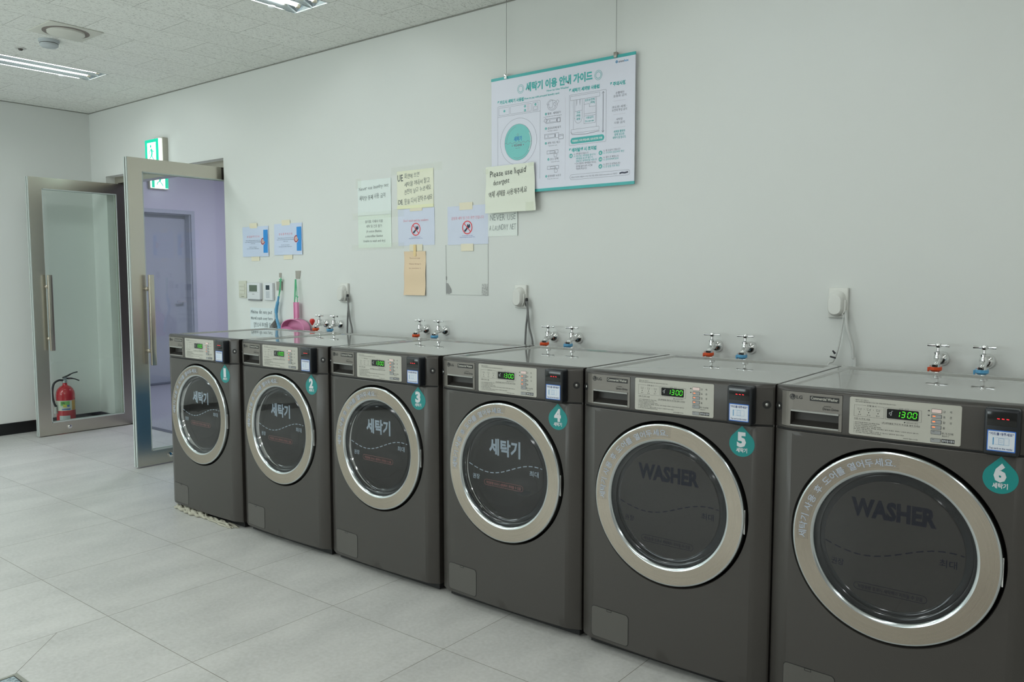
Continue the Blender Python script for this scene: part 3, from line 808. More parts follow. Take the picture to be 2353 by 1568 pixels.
def build_shared():
    sh = shared
    sh('cabinet', cabinet(), M_BODY); sh('front_panel', lower_front(), M_BODY); sh('control_fascia', fascia(), M_BODY)
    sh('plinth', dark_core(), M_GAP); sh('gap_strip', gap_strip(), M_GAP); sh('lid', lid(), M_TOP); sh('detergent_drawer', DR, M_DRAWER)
    sh('handle_recess', pocket(), mat('dark_drawer_recess', (.045, .042, .038), rough=.4)); sh('handle_lip', pocket_lip(), mat('light_drawer_lip', (.34, .34, .32), rough=.35, metal=.4))
    g = MB(); patch(g, .0195, .1985, .8665, .9725, .0, .004, skirt=False); sh('drawer_gap', MB().box(.022, .196, .014, .016, .862, .974), M_GAP)
    # drawer print
    A = Art(on_front, .0020)
    cx, cz = .0555, .9555; r = .0085
    A.poly('k', A.ell(cx, cz, r, n=28)); A.line('g', A.ell(cx, cz, r * .72, n=20, t0=PI * .55, t1=PI * 2.0), .0009, lift=.0023)
    A.line('g', [(cx - .001, cz + .004), (cx - .001, cz - .0035), (cx + .0025, cz - .0035)], .0011, lift=.0023); A.poly('g', A.ell(cx - .0038, cz + .0025, .0011, n=10), .0023)
    A.text('k', 'LG', .0670, .9508, .0135, w=.0175, bold=.02)
    A.rect('k', .106, .9485, .188, .9628, n=3); A.text('w', 'Commercial Washer', .147, .9528, .0112, w=.076, al='c', bold=.025, lift=.0024)
    A.text('k', 'Direct Drive', .187, .9255, .0098, w=.044, al='r', bold=.01); A.text('k', 'INVERTER', .146, .9345, .0042, w=.020)
    sh('drawer_lettering', A.mb['k'], M_PRINTK); sh('drawer_lettering_white', A.mb['w'], M_MEMB); sh('drawer_logo', A.mb['g'], M_DRAWER)
    p = MB(); patch(p, .2165, .4915, .8665, .9715, .0010, .005); sh('control_panel', p, M_MEMB)
    A = membrane_art()
    sh('panel_print', A.mb['k'], M_PRINTK); sh('panel_lines', A.mb['g'], M_PRINTG); sh('panel_white', A.mb['w'], M_WHITEINK)
    p = MB(); patch(p, .3135, .3915, .9215, .9475, .0020, .003); sh('display', p, M_DISP)
    A = Art(on_front, .0024)
    for ch, a in zip('1300', (.336, .349, .3645, .3775)): seg_digit(A, 'g', ch, a, .9275, .0085, .0150, .0019)
    sh('display_digits', A.mb['g'], M_LEDG)
    A = Art(on_front, .0024); A.line('w', [(.322, .930), (.3245, .930), (.326, .942), (.3285, .942)], .0008); A.text('w', 'C', .319, .9325, .0085)
    sh('display_icon', A.mb['w'], M_WHITEINK)
    for i in range(6):
        z = (.9528, .9386, .9244, .9102, .8968, .8758)[i]
        p = MB(); patch(p, .4225, .4450, z - .0045, z + .0045, .0023, .0015); sh('button%d' % i, p, M_BTNLIT if i == 0 else M_BTN)
        p = MB(); patch(p, .4215, .4460, z - .0055, z + .0055, .0014, .002); sh('bezel%d' % i, p, M_PRINTG)
        if 0 < i < 4:
            p = MB(); patch(p, .4250, .4315, z - .0008, z + .0018, .0030, .0008, skirt=False); sh('led%d' % i, p, M_LEDO)
    # card reader
    rb = MB(); us = (.545, .6225); rb.box(us[0], us[1], -.0595, -.018, .8605, .9775, .007); sh('card_reader', rb, M_READER)
    sh('reader_window', MB().box(.552, .6155, -.0600, -.0590, .9345, .9690, .0003), M_DISP)
    A = Art(lambda a, b, l: (a, -.0600 - l, b), .0005)
    for a in (.5735, .5835, .5935): A.line('r', [(a, .9525), (a + .0055, .9520)], .0020)
    sh('reader_dashes', A.mb['r'], M_LEDR)
    A = reader_art(); sh('reader_sticker_edge', A.mb['b'], M_BLUEEDGE); sh('reader_sticker', A.mb['w'], M_STKW); sh('reader_text', A.mb['n'], M_NAVY); sh('reader_icon', A.mb['s'], M_SKY)
    # drop sticker
    mb = MB(); P = drop_outline(.5825, .797, .0390, .8530); c = (.5825, .797)
    tri_fan(mb, P, c, on_front, .0008); sh('number_sticker', mb, M_TEAL)
    for i in range(6):
        A = Art(on_front, .0014); A.text('w', str(i + 1), .5815, .7905, .058, w=(.020 if i == 0 else .028), al='c', bold=.055); A.text('w', '세탁기', .5825, .7725, .0148, w=.034, al='c', bold=.035)
        sh('sticker_digits%d' % i, A.mb['w'], M_WHITEINK)
    # filter door
    p = MB(); patch(p, .0485, .2015, .0505, .1605, .0002, .013, skirt=False); sh('filter_gap', p, M_GAP)
    p = MB(); patch(p, .0505, .1995, .0525, .1585, .0012, .012); sh('filter_door', p, M_FILTER)
    p = MB(); patch(p, .1130, .1330, .1515, .1592, .0018, .0012, skirt=False); sh('latch_gap', p, M_GAP)
    p = MB(); patch(p, .1150, .1315, .1535, .1585, .0024, .001); sh('latch', p, M_FILTER)
    sh('screw', MB().lathe([(.0, -.0025), (.0025, -.0022), (.0044, -.0008), (.0046, .002)], 'y', n=18), mat('screw_steel', (.42, .42, .41), rough=.25, metal=1.))
    sh('screw_dimple', MB().lathe([(.0062, -.0006), (.0125, -.0002)], 'y', n=20), M_GAP)
    sh('foot', MB().lathe([(.022, 0), (.024, .006), (.010, .010), (.010, ZB)], 'z', n=18, cap0=True), M_FOOT)
    # door
    sh('door_ring', ringmesh(), M_RING); sh('ring_edge', ringedge(), M_RINGEDGE)
    sh('door_shell', MB().lathe([(.2610, -.001), (.2040, -.001)], 'y', n=64), M_GASKET)
    sh('clear_cover', MB().lathe([(.2045, -.0300), (.15, -.0325), (.08, -.0340), (.0001, -.0345)], 'y', n=64), M_COVER)
    sh('smoked_plate', MB().lathe([(.1790, -.0190), (.1785, -.0212), (.1770, -.0220), (.0001, -.0222)], 'y', n=80, smooth=False), M_SMOKE)
    sh('smoked_plate_dark', MB().lathe([(.1790, -.0190), (.1785, -.0212), (.1770, -.0220), (.0001, -.0222)], 'y', n=80, smooth=False), M_SMOKE2)
    sh('gasket', MB().lathe([(.2042, -.010), (.1960, -.006), (.1880, -.010), (.1790, -.0165), (.1730, -.010), (.1700, .006)], 'y', n=80), M_GASKET)
    sh('inner_bezel', MB().lathe([(.2038, -.022), (.2005, -.012), (.1965, -.008)], 'y', n=96), M_CHROME)
    sh('glass_bowl', MB().lathe([(.1700, .006), (.1660, .030), (.1500, .060), (.1200, .095), (.1100, .102), (.0001, .108)], 'y', n=64), M_BOWL)
    for st in (0, 1):
        A = plate_art(st); sh('plate_text%d' % st, A.mb['t'], M_PALEBLUE if st == 0 else M_DARKINK); sh('plate_notice%d' % st, A.mb['r'], M_REDINK if st == 0 else M_DARKINK)
    A = Art(door_pt, .0009); A.arc_text('t', '세탁기 사용 후 도어를 열어두세요.', 0, 0, .2265, math.radians(184), math.radians(88), .0235, bold=.012)
    sh('ring_lettering', A.mb['t'], M_RINGTXT)
    l = MB(); v = []
    for k in range(49):
        t = math.radians(185 - 99 * k / 48); v += [door_pt(.2205 * math.cos(t), .2205 * math.sin(t), .0004), door_pt(.2530 * math.cos(t), .2530 * math.sin(t), .0004)]
    l.add(v, [(2 * i, 2 * i + 2, 2 * i + 3, 2 * i + 1) for i in range(48)]); sh('ring_label', l, M_RINGLBL)
    sh('hinge_notch', MB().box(.2615, .2655, -.034, -.012, -.045, .030, .001), M_CHROME)
build_shared()

def P(name, key, parent, loc=None, label=None):
    o = inst(name, ME[key], parent, loc)
    if label: o['label'] = label
    return o
MX = [-.1355, .5486, 1.2331, 1.929, 2.6115, 3.2865]
DYS = [-.012, 0, .005, .005, .0, .003]
wl = ['taupe front-loading washer with teal drop sticker 1, end of the row by the glass door',
      'taupe front-loading washer with teal drop sticker 2, between washers 1 and 3',
      'taupe front-loading washer with teal drop sticker 3, standing below the taped notices',
      'taupe front-loading washer with teal drop sticker 4, third from the right end',
      'taupe front-loading washer with teal drop sticker 5 and dark WASHER lettering on its glass',
      'nearest taupe front-loading washer with teal drop sticker 6, cut by the right edge']
for i in range(6):
    w = thing('washing_machine', wl[i], 'washing machine', (MX[i], -.987 + DYS[i], 0), group='coin laundry washers lined up along the wall')
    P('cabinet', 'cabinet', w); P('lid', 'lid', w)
    fp = P('front_panel', 'front_panel', w); P('plinth', 'plinth', w); P('panel_gap', 'gap_strip', w)
    for (x, y) in ((.06, .06), (MW - .06, .06), (.06, MD - .06), (MW - .06, MD - .06)): P('foot', 'foot', w, (x, y, 0))
    cf = P('control_fascia', 'control_fascia', w)
    for u in (.0105, .6510):
        s = P('screw', 'screw', w, (u, -bulge(u), .922)); s.rotation_euler[2] = .44 if u > .3 else -.44
        P('screw_dimple', 'screw_dimple', s)
    d = P('detergent_drawer', 'detergent_drawer', w); P('drawer_gap', 'drawer_gap', w)
    P('handle_recess', 'handle_recess', d); P('handle_lip', 'handle_lip', d); P('lettering', 'drawer_lettering', d); P('lettering', 'drawer_lettering_white', d); P('logo', 'drawer_logo', d)
    c = P('control_panel', 'control_panel', w)
    P('lettering', 'panel_print', c); P('line_print', 'panel_lines', c); P('lettering', 'panel_white', c); P('display', 'display', c)
    P('display_digits', 'display_digits', c); P('display_icon', 'display_icon', c)
    for k in range(6):
        P('button', 'button%d' % k, c); P('button_bezel', 'bezel%d' % k, c)
        if 0 < k < 4: P('button_light', 'led%d' % k, c)
    r = P('card_reader', 'card_reader', w)
    P('reader_window', 'reader_window', r); P('reader_light', 'reader_dashes', r); P('sticker_border', 'reader_sticker_edge', r); P('sticker', 'reader_sticker', r); P('lettering', 'reader_text', r); P('card_icon', 'reader_icon', r)
    n = P('number_sticker', 'number_sticker', w); P('lettering', 'sticker_digits%d' % i, n)
    f = P('filter_door', 'filter_door', w); P('door_gap', 'filter_gap', f); P('latch', 'latch', f); P('latch_gap', 'latch_gap', f)
    st = 0 if i < 4 else 1
    dr = P('door', 'door_ring', w, (CU, 0, CZ))
    P('ring_edge', 'ring_edge', dr); P('door_backing', 'door_shell', dr); P('clear_cover', 'clear_cover', dr); P('inner_bezel', 'inner_bezel', dr)
    P('smoked_plate', 'smoked_plate' if st == 0 else 'smoked_plate_dark', dr); P('door_seal', 'gasket', dr); P('glass_bowl', 'glass_bowl', dr)
    P('lettering', 'plate_text%d' % st, dr, label='pale blue lettering' if st == 0 else 'dark lettering'); P('notice', 'plate_notice%d' % st, dr)
    P('ring_lettering', 'ring_lettering', dr); P('ring_label', 'ring_label', dr); P('door_catch', 'hinge_notch', dr)

# ------------------------------------------------------------------ taps
M_ORANGE = mat('orange_connector', rgb(240, 90, 40), rough=.4)
M_BLUEC = mat('blue_connector', rgb(105, 180, 225), rough=.4)
M_HOSE = mat('pale_grey_hose', (.55, .56, .54), rough=.5)
TAPX = [-.012, .128, .882, 1.030, 1.779, 1.926, 2.655, 2.806, 3.540, 3.688]
def tap_parts():
    f = MB().lathe([(.0275, 0), (.0275, -.003), (.0262, -.010), (.0215, -.0195), (.014, -.0245), (.010, -.0255)], 'y', n=32)
    b = MB().lathe([(.0105, -.020), (.0105, -.045), (.0135, -.047), (.0135, -.056)], 'y', n=20)
    b.tube(smooth_path([(0, -.05, 0), (0, -.064, -.002), (0, -.082, -.010), (0, -.090, -.016), (0, -.092, -.026)], 5), [.0135] * 5 + [.0125] * 5 + [.0105] * 5 + [.0095] * 6, n=16)
    b.lathe([(.0135, -.002), (.0145, .006), (.0125, .014), (.0125, .021), (.0145, .022), (.0145, .027), (.009, .031), (.0052, .032)], 'z', (0, -.060, 0), n=20)
    for a in range(4): b.tube([(.013 * math.cos(a * PI / 2 + .4), -.092 + .013 * math.sin(a * PI / 2 + .4), -.019), (.021 * math.cos(a * PI / 2 + .4), -.092 + .021 * math.sin(a * PI / 2 + .4), -.019)], .0022, n=8)
    b.lathe([(.010, -.014), (.016, -.015), (.016, -.024), (.010, -.025)], 'z', (0, -.092, 0), n=20)
    h = MB().lathe([(.0050, .030), (.0050, .044), (.009, .045), (.0105, .049), (.0105, .057), (.008, .061), (.0, .062)], 'z', (0, -.060, 0), n=18)
    for s in (-1, 1): h.tube([(s * .006, -.060, .0525), (s * .018, -.060, .0520), (s * .036, -.060, .0525)], [.0036, .0038, .0055], n=10)
    c = MB().lathe([(.015, -.0235), (.0215, -.024), (.0215, -.0345), (.017, -.038), (.013, -.040), (.013, -.050), (.008, -.057)], 'z', (0, -.092, 0), n=12, smooth=False)
    c.box(-.026, -.021, -.097, -.087, -.044, -.026)
    hs = MB().tube(smooth_path([(0, -.092, -.056), (0, -.094, -.085), (.004, -.12, -.16), (.010, -.20, -.30), (.01, -.26, -.50)], 6), .0105, n=12)
    return [('flange', f, M_CHROME), ('tap_body', b, M_CHROME), ('tap_handle', h, M_CHROME), ('connector', c, None), ('hose', hs, M_HOSE)]
TP = {}
for nm, mb, m in tap_parts():
    if m: TP[nm] = mb.mesh(nm, m)
    else: TP['o'] = mb.mesh('connector', M_ORANGE); TP['b'] = mb.mesh('connector', M_BLUEC)
where = ['washers 1 and 2', 'washers 2 and 3', 'washers 3 and 4', 'washer 5', 'washer 6']
for i, x in enumerate(TAPX):
    hot = i % 2 == 0
    g = ['beside the pink dustpan', 'below the orange notice', 'right of the middle outlet box', 'behind washer 5', 'behind washer 6'][i // 2]
    t = thing('water_tap', 'chrome wall tap with %s hose connector, %s' % ('orange' if hot else 'blue', g), 'tap', (x, 0, .998), group='chrome wall taps above the washers')
    for nm in ('flange', 'tap_body', 'tap_handle', 'hose'): inst(nm, TP[nm], t)
    tc = inst('connector', TP['o' if hot else 'b'], t); tc['label'] = 'orange connector' if hot else 'blue connector'
    if i == 0:
        MB().lathe([(0, .034), (.010, .032), (.0165, .024), (.0165, .012), (.011, .004), (.006, -.006), (0, -.010)], 'z', (-.034, -.092, 0), n=18).build('red_cap', mat('red_cap', rgb(225, 55, 50), rough=.4), t)
    t.rotation_euler[2] = [0, 0, .04, -.05, .1, 0, .05, 0, -.04, -.06][i] * .5

# ------------------------------------------------------------------ splash-proof outlets and cords
def outlet(x, label):
    t = thing('outlet_box', label, 'outlet', (x, 0, 1.197), group='white splash-proof outlets on the wall')
    MB().box(-.038, .038, -.016, 0, -.060, .060, .004).build('back_plate', M_WPLAST, t)
    c = MB(); Pn = Art(lambda a, b, l: (a, 0, b)).rrect
    for y, s, z in ((-.014, 1., 0), (-.030, .98, 0), (-.044, .90, .0), (-.048, .78, .0)):
        pass
    rings = []
    for (y, hx, z0, z1) in ((-.014, .034, -.054, .050), (-.032, .031, -.052, .044), (-.044, .027, -.048, .036), (-.048, .023, -.044, .031)):
        rings.append([(a - .004, y, b) for a, b in Pn(-hx, z0, hx, z1, hx * .96, 8)])
    n = len(rings[0]); v = [p for r in rings for p in r]
    c.add(v, [(i * n + k, i * n + (k + 1) % n, (i + 1) * n + (k + 1) % n, (i + 1) * n + k) for i in range(3) for k in range(n)], True)
    c.add(rings[-1], [list(range(n))]); c.build('cover', M_WPLAST, t)
    MB().prism([(.020, -.052), (.033, -.030), (.034, .012), (.027, .015), (.020, -.010)], -.030, -.014).build('side_flap', M_WPLAST, t)
    return t
outlet(.172, 'white splash-proof outlet box nearest the pink dustpan, grey cords plugged in')
outlet(1.571, 'white splash-proof outlet box below the hanging poster, grey cords plugged in')
outlet(3.165, 'white splash-proof outlet box at the right with two white cords')
M_CORD = mat('grey_cord', (.20, .20, .195), rough=.5)
M_CORDW = mat('white_cord', (.66, .67, .64), rough=.5)
M_PLUG = mat('black_plug', (.02, .02, .022), rough=.5)
def cord(pts, r, m, label, plug, group):
    t = thing('power_cord', label, 'power cord', pts[0], group=group)
    o = Vector(pts[0]); q = [Vector(p) - o for p in pts]
    MB().tube(smooth_path(q, 8), r, n=10).build('cord', m, t)
    if plug: MB().lathe([(.0, .010), (.006, .009), (.0075, .003), (.0075, -.004), (.005, -.012)], 'z', (0, 0, 0), n=14).build('plug', M_PLUG, t)
    else: MB().lathe([(.0, .010), (.006, .008), (.006, -.006)], 'z', (0, 0, 0), n=12).build('plug', M_CORDW, t)
    return t
for (x, nm) in ((.172, 'nearest the dustpan'), (1.571, 'below the poster')):
    g = 'grey power cords hanging from the outlets'
    cord([(x + .045, -.022, 1.158), (x + .056, -.027, 1.120), (x + .042, -.022, 1.04), (x + .036, -.022, .95), (x + .036, -.04, .80), (x + .03, -.12, .5)], .0052, M_CORD, 'grey power cord, left strand of the pair under the outlet %s' % nm, True, g)
    cord([(x + .047, -.024, 1.180), (x + .060, -.030, 1.120), (x + .066, -.026, 1.04), (x + .086, -.024, .955), (x + .09, -.04, .80), (x + .09, -.12, .5)], .0052, M_CORD, 'grey power cord, right strand of the pair under the outlet %s' % nm, True, g)
g = 'white power cords hanging from the right outlet'
cl = cord([(3.190, -.022, 1.145), (3.186, -.026, 1.09), (3.174, -.028, 1.01), (3.158, -.03, .965), (3.135, -.05, .92), (3.10, -.12, .6)], .0032, M_CORDW, 'thin white cord, left one below the right outlet, tied with black cable ties', False, g)
cord([(3.198, -.022, 1.160), (3.207, -.028, 1.10), (3.228, -.024, 1.03), (3.232, -.022, .985), (3.240, -.024, .94), (3.25, -.08, .6)], .0065, M_CORDW, 'thicker white cord, right one below the right outlet, bowing to the right', False, g)
for k, (a, b) in enumerate((((3.158, -.040, 1.008), (3.168, -.040, .996)), ((3.149, -.040, .984), (3.171, -.040, .979)))):
    t = tag(MB().tube([a, b], [.0030, .0045] if k == 0 else .0034, n=8).build('cable_tie', mat('black_cable_tie', (.01, .01, .015), rough=.4)),
            ['black cable tie on the thin white cord, upper slanted one', 'black cable tie on the thin white cord, lower nearly level one'][k], 'cable tie', group='black cable ties on the white cord')

# ------------------------------------------------------------------ switch, thermostat, keypad
t = thing('light_switch', 'cream light switch plate, leftmost of the wall controls by the doorway', 'switch', (-.932, 0, 1.207))
MB().box(-.045, .045, -.010, 0, -.060, .060, .003).build('switch_plate', mat('cream_plastic', (.66, .66, .55), rough=.4), t)
for k in range(3): MB().box(-.030, .030, -.013, -.009, .018 - k * .026, .040 - k * .026, .0015).build('rocker', mat('cream_plastic_2', (.68, .68, .58), rough=.4), t)
MB().box(-.014, .020, -.0108, -.0098, -.052, -.049).build('label_mark', M_PRINTG, t)
t = thing('thermostat', 'white wall thermostat with grey screen between the switch and the keypad', 'thermostat', (-.784, 0, 1.196))
MB().box(-.077, .077, -.022, 0, -.058, .058, .005).build('case', M_WPLAST2, t)
MB().box(-.046, .046, -.0232, -.0215, -.002, .043, .001).build('screen', mat('grey_green_lcd', (.12, .16, .12), rough=.2), t)
MB().box(-.060, .060, -.0226, -.0216, -.0075, -.0065).build('seam', M_PRINTG, t)
MB().box(-.014, .014, -.0226, -.0216, -.022, -.0195).build('marking', M_PRINTG, t)
MB().box(-.074, .074, -.016, 0, -.066, -.0585, .002).build('lower_lip', mat('grey_lip', (.28, .29, .30), rough=.5), t)
t = thing('intercom_keypad', 'small white wall keypad with dark screen, left of the blue brush', 'keypad', (-.613, 0, 1.195))
MB().box(-.049, .049, -.021, 0, -.060, .060, .005).build('case', M_WPLAST2, t)
MB().box(-.024, .018, -.0222, -.0205, .012, .044, .0008).build('screen', mat('dark_blue_lcd', (.025, .045, .06), rough=.2), t)
for r_ in range(5):
    for c_ in range(3): MB().box(-.022 + c_ * .014, -.012 + c_ * .014, -.0225, -.0205, -.042 + r_ * .0095, -.036 + r_ * .0095, .0005).build('key', mat('grey_key', (.50, .54, .58), rough=.5), t)

# ------------------------------------------------------------------ papers
def flat(x0, z0, y):
    return lambda a, b, l: (x0 + a, y - l, z0 + b)
def sheet_mesh(w, h, wob=.0, seed=0, tilt=0., taper=0., nx=8, nz=8, th=.0006, lift=0.):
    rnd = random.Random(seed); ph = [rnd.uniform(0, 6) for _ in range(4)]
    def y(a, b):
        u, v = a / w, b / h
        edge = (u * (1 - u) * v * (1 - v)) ** .5 * 2
        return -.0012 - lift * (1 - v) ** 2 - wob * (.5 + .5 * math.sin(ph[0] + u * 5 + v * 3)) * (.4 + edge) - wob * .5 * (1 + math.sin(ph[1] + v * 11))
    v = []; f = []
    for layer in (0, th):
        for i in range(nx + 1):
            for j in range(nz + 1):
                a, b = w * i / nx, h * j / nz
                v.append((a + taper * (b / h - .5) * (a / w - .5) + (-tilt * b), min(y(a, b) + layer, -.0003), b + tilt * a))
    N = (nx + 1) * (nz + 1)
    for i in range(nx):
        for j in range(nz):
            q = (i * (nz + 1) + j, (i + 1) * (nz + 1) + j, (i + 1) * (nz + 1) + j + 1, i * (nz + 1) + j + 1)
            f.append(q); f.append(tuple(N + k for k in reversed(q)))
    mb = MB().add(v, f, True)
    def fn(a, b, l): return (a - tilt * b + taper * (b / h - .5) * (a / w - .5), y(a, b) - l, b + tilt * a)
    return mb, fn
PAPERS = {}
def paper(name, label, cat, x, z, w, h, col, group=None, **kw):
    rough = kw.pop('rough', .6)
    t = thing(name, label, cat, (x, 0, z), group=group)
    mb, fn = sheet_mesh(w, h, **kw)
    m = mat('paper_%02d_%02d_%02d' % tuple(int(c * 99) for c in col), col, rough=rough)
    mb.build('paper_sheet', m, t)
    return t, Art(fn, .0007)
M_MASK = mat('masking_tape', alb(196, 194, 172), rough=.5)
M_CLEARTAPE = see_through('clear_tape', (.995, .998, .985), gloss_rough=.3, ior=1.2, body=(.88, .90, .80), body_mix=.07)
M_FILM = see_through('clear_film', (.992, .995, .99), gloss_rough=.2, ior=1.2)
def tape(parent, x0, x1, z0, z1, m=M_MASK, y=-.0032, rot=0.):
    cx, cz = (x0 + x1) / 2, (z0 + z1) / 2; c, s = math.cos(rot), math.sin(rot); v = []
    for (a, b) in ((x0, z0), (x1, z0), (x1, z1), (x0, z1)):
        v.append((cx + (a - cx) * c - (b - cz) * s, y, cz + (a - cx) * s + (b - cz) * c))
    return MB().add(v, [(0, 1, 2, 3)]).build('tape', m, parent)
INK = mat('black_marker', (.028, .03, .03), rough=.6); INKG = mat('grey_marker', (.15, .17, .165), rough=.6)
INKR = mat('salmon_print', alb(215, 140, 150), rough=.6); INKB = mat('blue_small_print', alb(85, 95, 150), rough=.6)
REDM = mat('red_sign_print', alb(200, 60, 65), rough=.6); NAVYK = mat('dark_navy_shape', alb(35, 42, 60), rough=.6)

# two small notices with a blue side bar
for k, (x, z, nm) in enumerate(((-.921, 1.436, 'left'), (-.551, 1.443, 'right'))):
    t, A = paper('notice', 'small white notice with blue side bar and round emblem, %s one of the two' % nm, 'notice', x, z, .305, .208, alb(172, 186, 205), group='two small blue-barred notices', wob=.002, seed=k, lift=.004)
    A.rect('b', .248, .025, .297, .182, .0012, n=3); A.poly('o', A.ell(.243, .104, .026, .026), .0024); A.poly('r', A.ell(.243, .104, .0235), .0028)
    A.poly('p', A.ell(.243, .104, .0155), .0032); A.line('k', [(.238, .098), (.248, .101), (.240, .108), (.247, .112)], .002, lift=.0036)
    A.text('r2', '분 실 물 주 의 안 내', .125, .133, .016, w=.145, al='c', bold=.005)
    A.text('k', 'Please collect your laundry as soon as the', .125, .110, .0085, w=.17, al='c'); A.text('k', 'cycle ends and do not leave belongings', .125, .099, .0085, w=.19, al='c'); A.text('k', 'in this room', .125, .088, .0085, w=.05, al='c')
    A.text('k', 'The office is not responsible', .125, .064, .0075, w=.09, al='c'); A.text('k', 'for any lost items. Thank you', .125, .053, .0075, w=.14, al='c')
    A.build(t, {'b': 'blue_bar', 'o': 'emblem', 'r': 'emblem', 'p': 'emblem', 'k': 'lettering', 'r2': 'lettering'},
            {'b': mat('notice_blue', alb(40, 125, 190), rough=.5), 'o': mat('emblem_halo', alb(205, 185, 205), rough=.5), 'r': mat('emblem_maroon', alb(125, 55, 65), rough=.5), 'p': mat('emblem_tan', alb(190, 160, 150), rough=.5), 'k': mat('notice_ink', alb(80, 95, 110)), 'r2': INKR})
    tape(t, .085, .175, .196, .232); tape(t, .10, .195, -.030, .006)
# never use laundry net (handwritten)
t, A = paper('handwritten_note', 'pale handwritten note about laundry nets, upper one of the leftmost taped pair', 'note', .304, 1.668, .293, .211, alb(192, 204, 200), wob=.0015, seed=4)
A.hand('i', 'Never use laundry net', .012, .150, .030, .262, drop=.012); A.hand('i', '세탁망 통째 사용 금지', .015, .090, .032, .232, drop=.014)
A.build(t, {'i': 'handwriting'}, {'i': INKG}); tape(t, -.015, .03, .165, .225, M_CLEARTAPE); tape(t, -.05, .40, -.022, .018, M_CLEARTAPE, -.0040, .01)
t, A = paper('printed_note', 'pale green printed note about blankets, lower one of the leftmost taped pair', 'note', .303, 1.473, .293, .193, alb(190, 206, 194), wob=.001, seed=5)
for k, (s, w) in enumerate((('솜이불, 극세사 이불', .155), ('세탁 및 건조 불가', .138), ('(A cotton Blanket,', .138), ('a microfiber blanket', .155), ('Unable to wash and dry)', .195))):
    A.text('i', s, .143, .150 - k * .029, .020, w=w, al='c', bold=.004)
A.build(t, {'i': 'lettering'}, {'i': mat('soft_black_print', alb(118, 126, 122))}); tape(t, -.06, .40, -.012, .022, M_CLEARTAPE, -.0040, .012)
# yellow UE / DE note
t, A = paper('handwritten_note', 'pale yellow handwritten note starting UE and DE', 'note', .648, 1.695, .294, .213, alb(210, 216, 184), wob=.0015, seed=6)
A.hand('i', 'UE', .006, .155, .052, .052, bold=.012); A.hand('i', '화면에 뜨면', .064, .168, .032, .120, drop=.010); A.hand('i', '세탁물 꺼내서 말고', .062, .122, .032, .205, drop=.016)
A.hand('i', '천천히 넣고 누르세요', .062, .078, .032, .215, drop=.020); A.hand('i', 'DE', .008, .022, .036, .044, bold=.010); A.hand('i', '문을 다시 닫아주세요', .062, .022, .034, .225, drop=.022)
A.build(t, {'i': 'handwriting'}, {'i': INKG}); tape(t, -.045, .36, .196, .240, M_CLEARTAPE, -.0036, .006); tape(t, 0, .294, -.004, .014, mat('yellow_strip', alb(205, 214, 170)), -.0034)
# two 'no sneakers' signs
def no_shoes(A, cx, cz, r):
    A.line('r', A.ell(cx, cz, r, n=40), r * .16, closed=True, lift=.0012)
    s = r / .05
    shoe = [(-.034, -.026), (-.030, -.033), (-.018, -.032), (.002, -.012), (.024, -.002), (.031, .006), (.029, .020), (.024, .030), (.019, .018), (.012, .016), (.009, .024), (.004, .026), (-.002, .022), (-.002, .008), (-.014, -.008), (-.028, -.018)]
    c = (0.004, .004); mb = A._m('n')
    mb.add([A.fn(cx + c[0] * s, cz + c[1] * s, .0010)] + [A.fn(cx + a * s, cz + b * s, .0010) for a, b in shoe], [(0, i + 1, (i + 1) % len(shoe) + 1) for i in range(len(shoe))])
    A.line('r', [(cx - r * .70, cz + r * .70), (cx + r * .70, cz - r * .70)], r * .14, lift=.0014)
for (x, z, txt, tw, lab) in ((.653, 1.478, "Don't wash and dry sneakers", .200, 'white no-sneakers sign with an English red heading'), (1.048, 1.474, '운동화 세탁 및 건조 하면 안됩니다', .235, 'white no-sneakers sign with a Korean red heading')):
    t, A = paper('sign_sheet', lab, 'sign', x, z, .295, .210, alb(180, 190, 212), group='no sneakers signs', wob=.001, seed=int(x * 10))
    A.text('t', txt, .147, .137, .019, w=tw, al='c'); no_shoes(A, .147, .092, .034)
    A.text('s', 'From the laundry room office', .147, .046, .0062, w=.075, al='c'); A.text('s', 'Please understand and cooperate with us', .147, .038, .0062, w=.11, al='c')
    A.build(t, {'t': 'lettering', 'r': 'ban_symbol', 'n': 'sneaker_print', 's': 'lettering'}, {'t': INKR, 'r': REDM, 'n': NAVYK, 's': INKB})
    if x < 1: tape(t, .10, .20, .196, .222); tape(t, .095, .20, -.032, .006)
    else: tape(t, .090, .185, .188, .228); tape(t, .10, .19, -.036, .004)
# torn orange notebook page
t, A = paper('notebook_page', 'salmon orange notebook page with faint typed lines below the English sneaker sign', 'note', .703, 1.191, .174, .253, alb(220, 182, 152), wob=.004, seed=9, nz=16, lift=.006)
A.text('i', 'There is no soap', .045, .211, .0095, w=.085); A.text('i', 'Please bring it', .042, .178, .0095, w=.095); A.text('i', 'for everyone :)', .042, .153, .0095, w=.095)
for k in range(26): A.poly('h', A.ell(.004, .006 + k * .0098, .0017, n=8))
A.build(t, {'i': 'lettering', 'h': 'binder_holes'}, {'i': mat('brown_ink', alb(150, 118, 100)), 'h': mat('hole_shade', alb(180, 148, 124))})
tape(t, .080, .101, .225, .290, mat('amber_tape', alb(205, 180, 130)), -.0075)
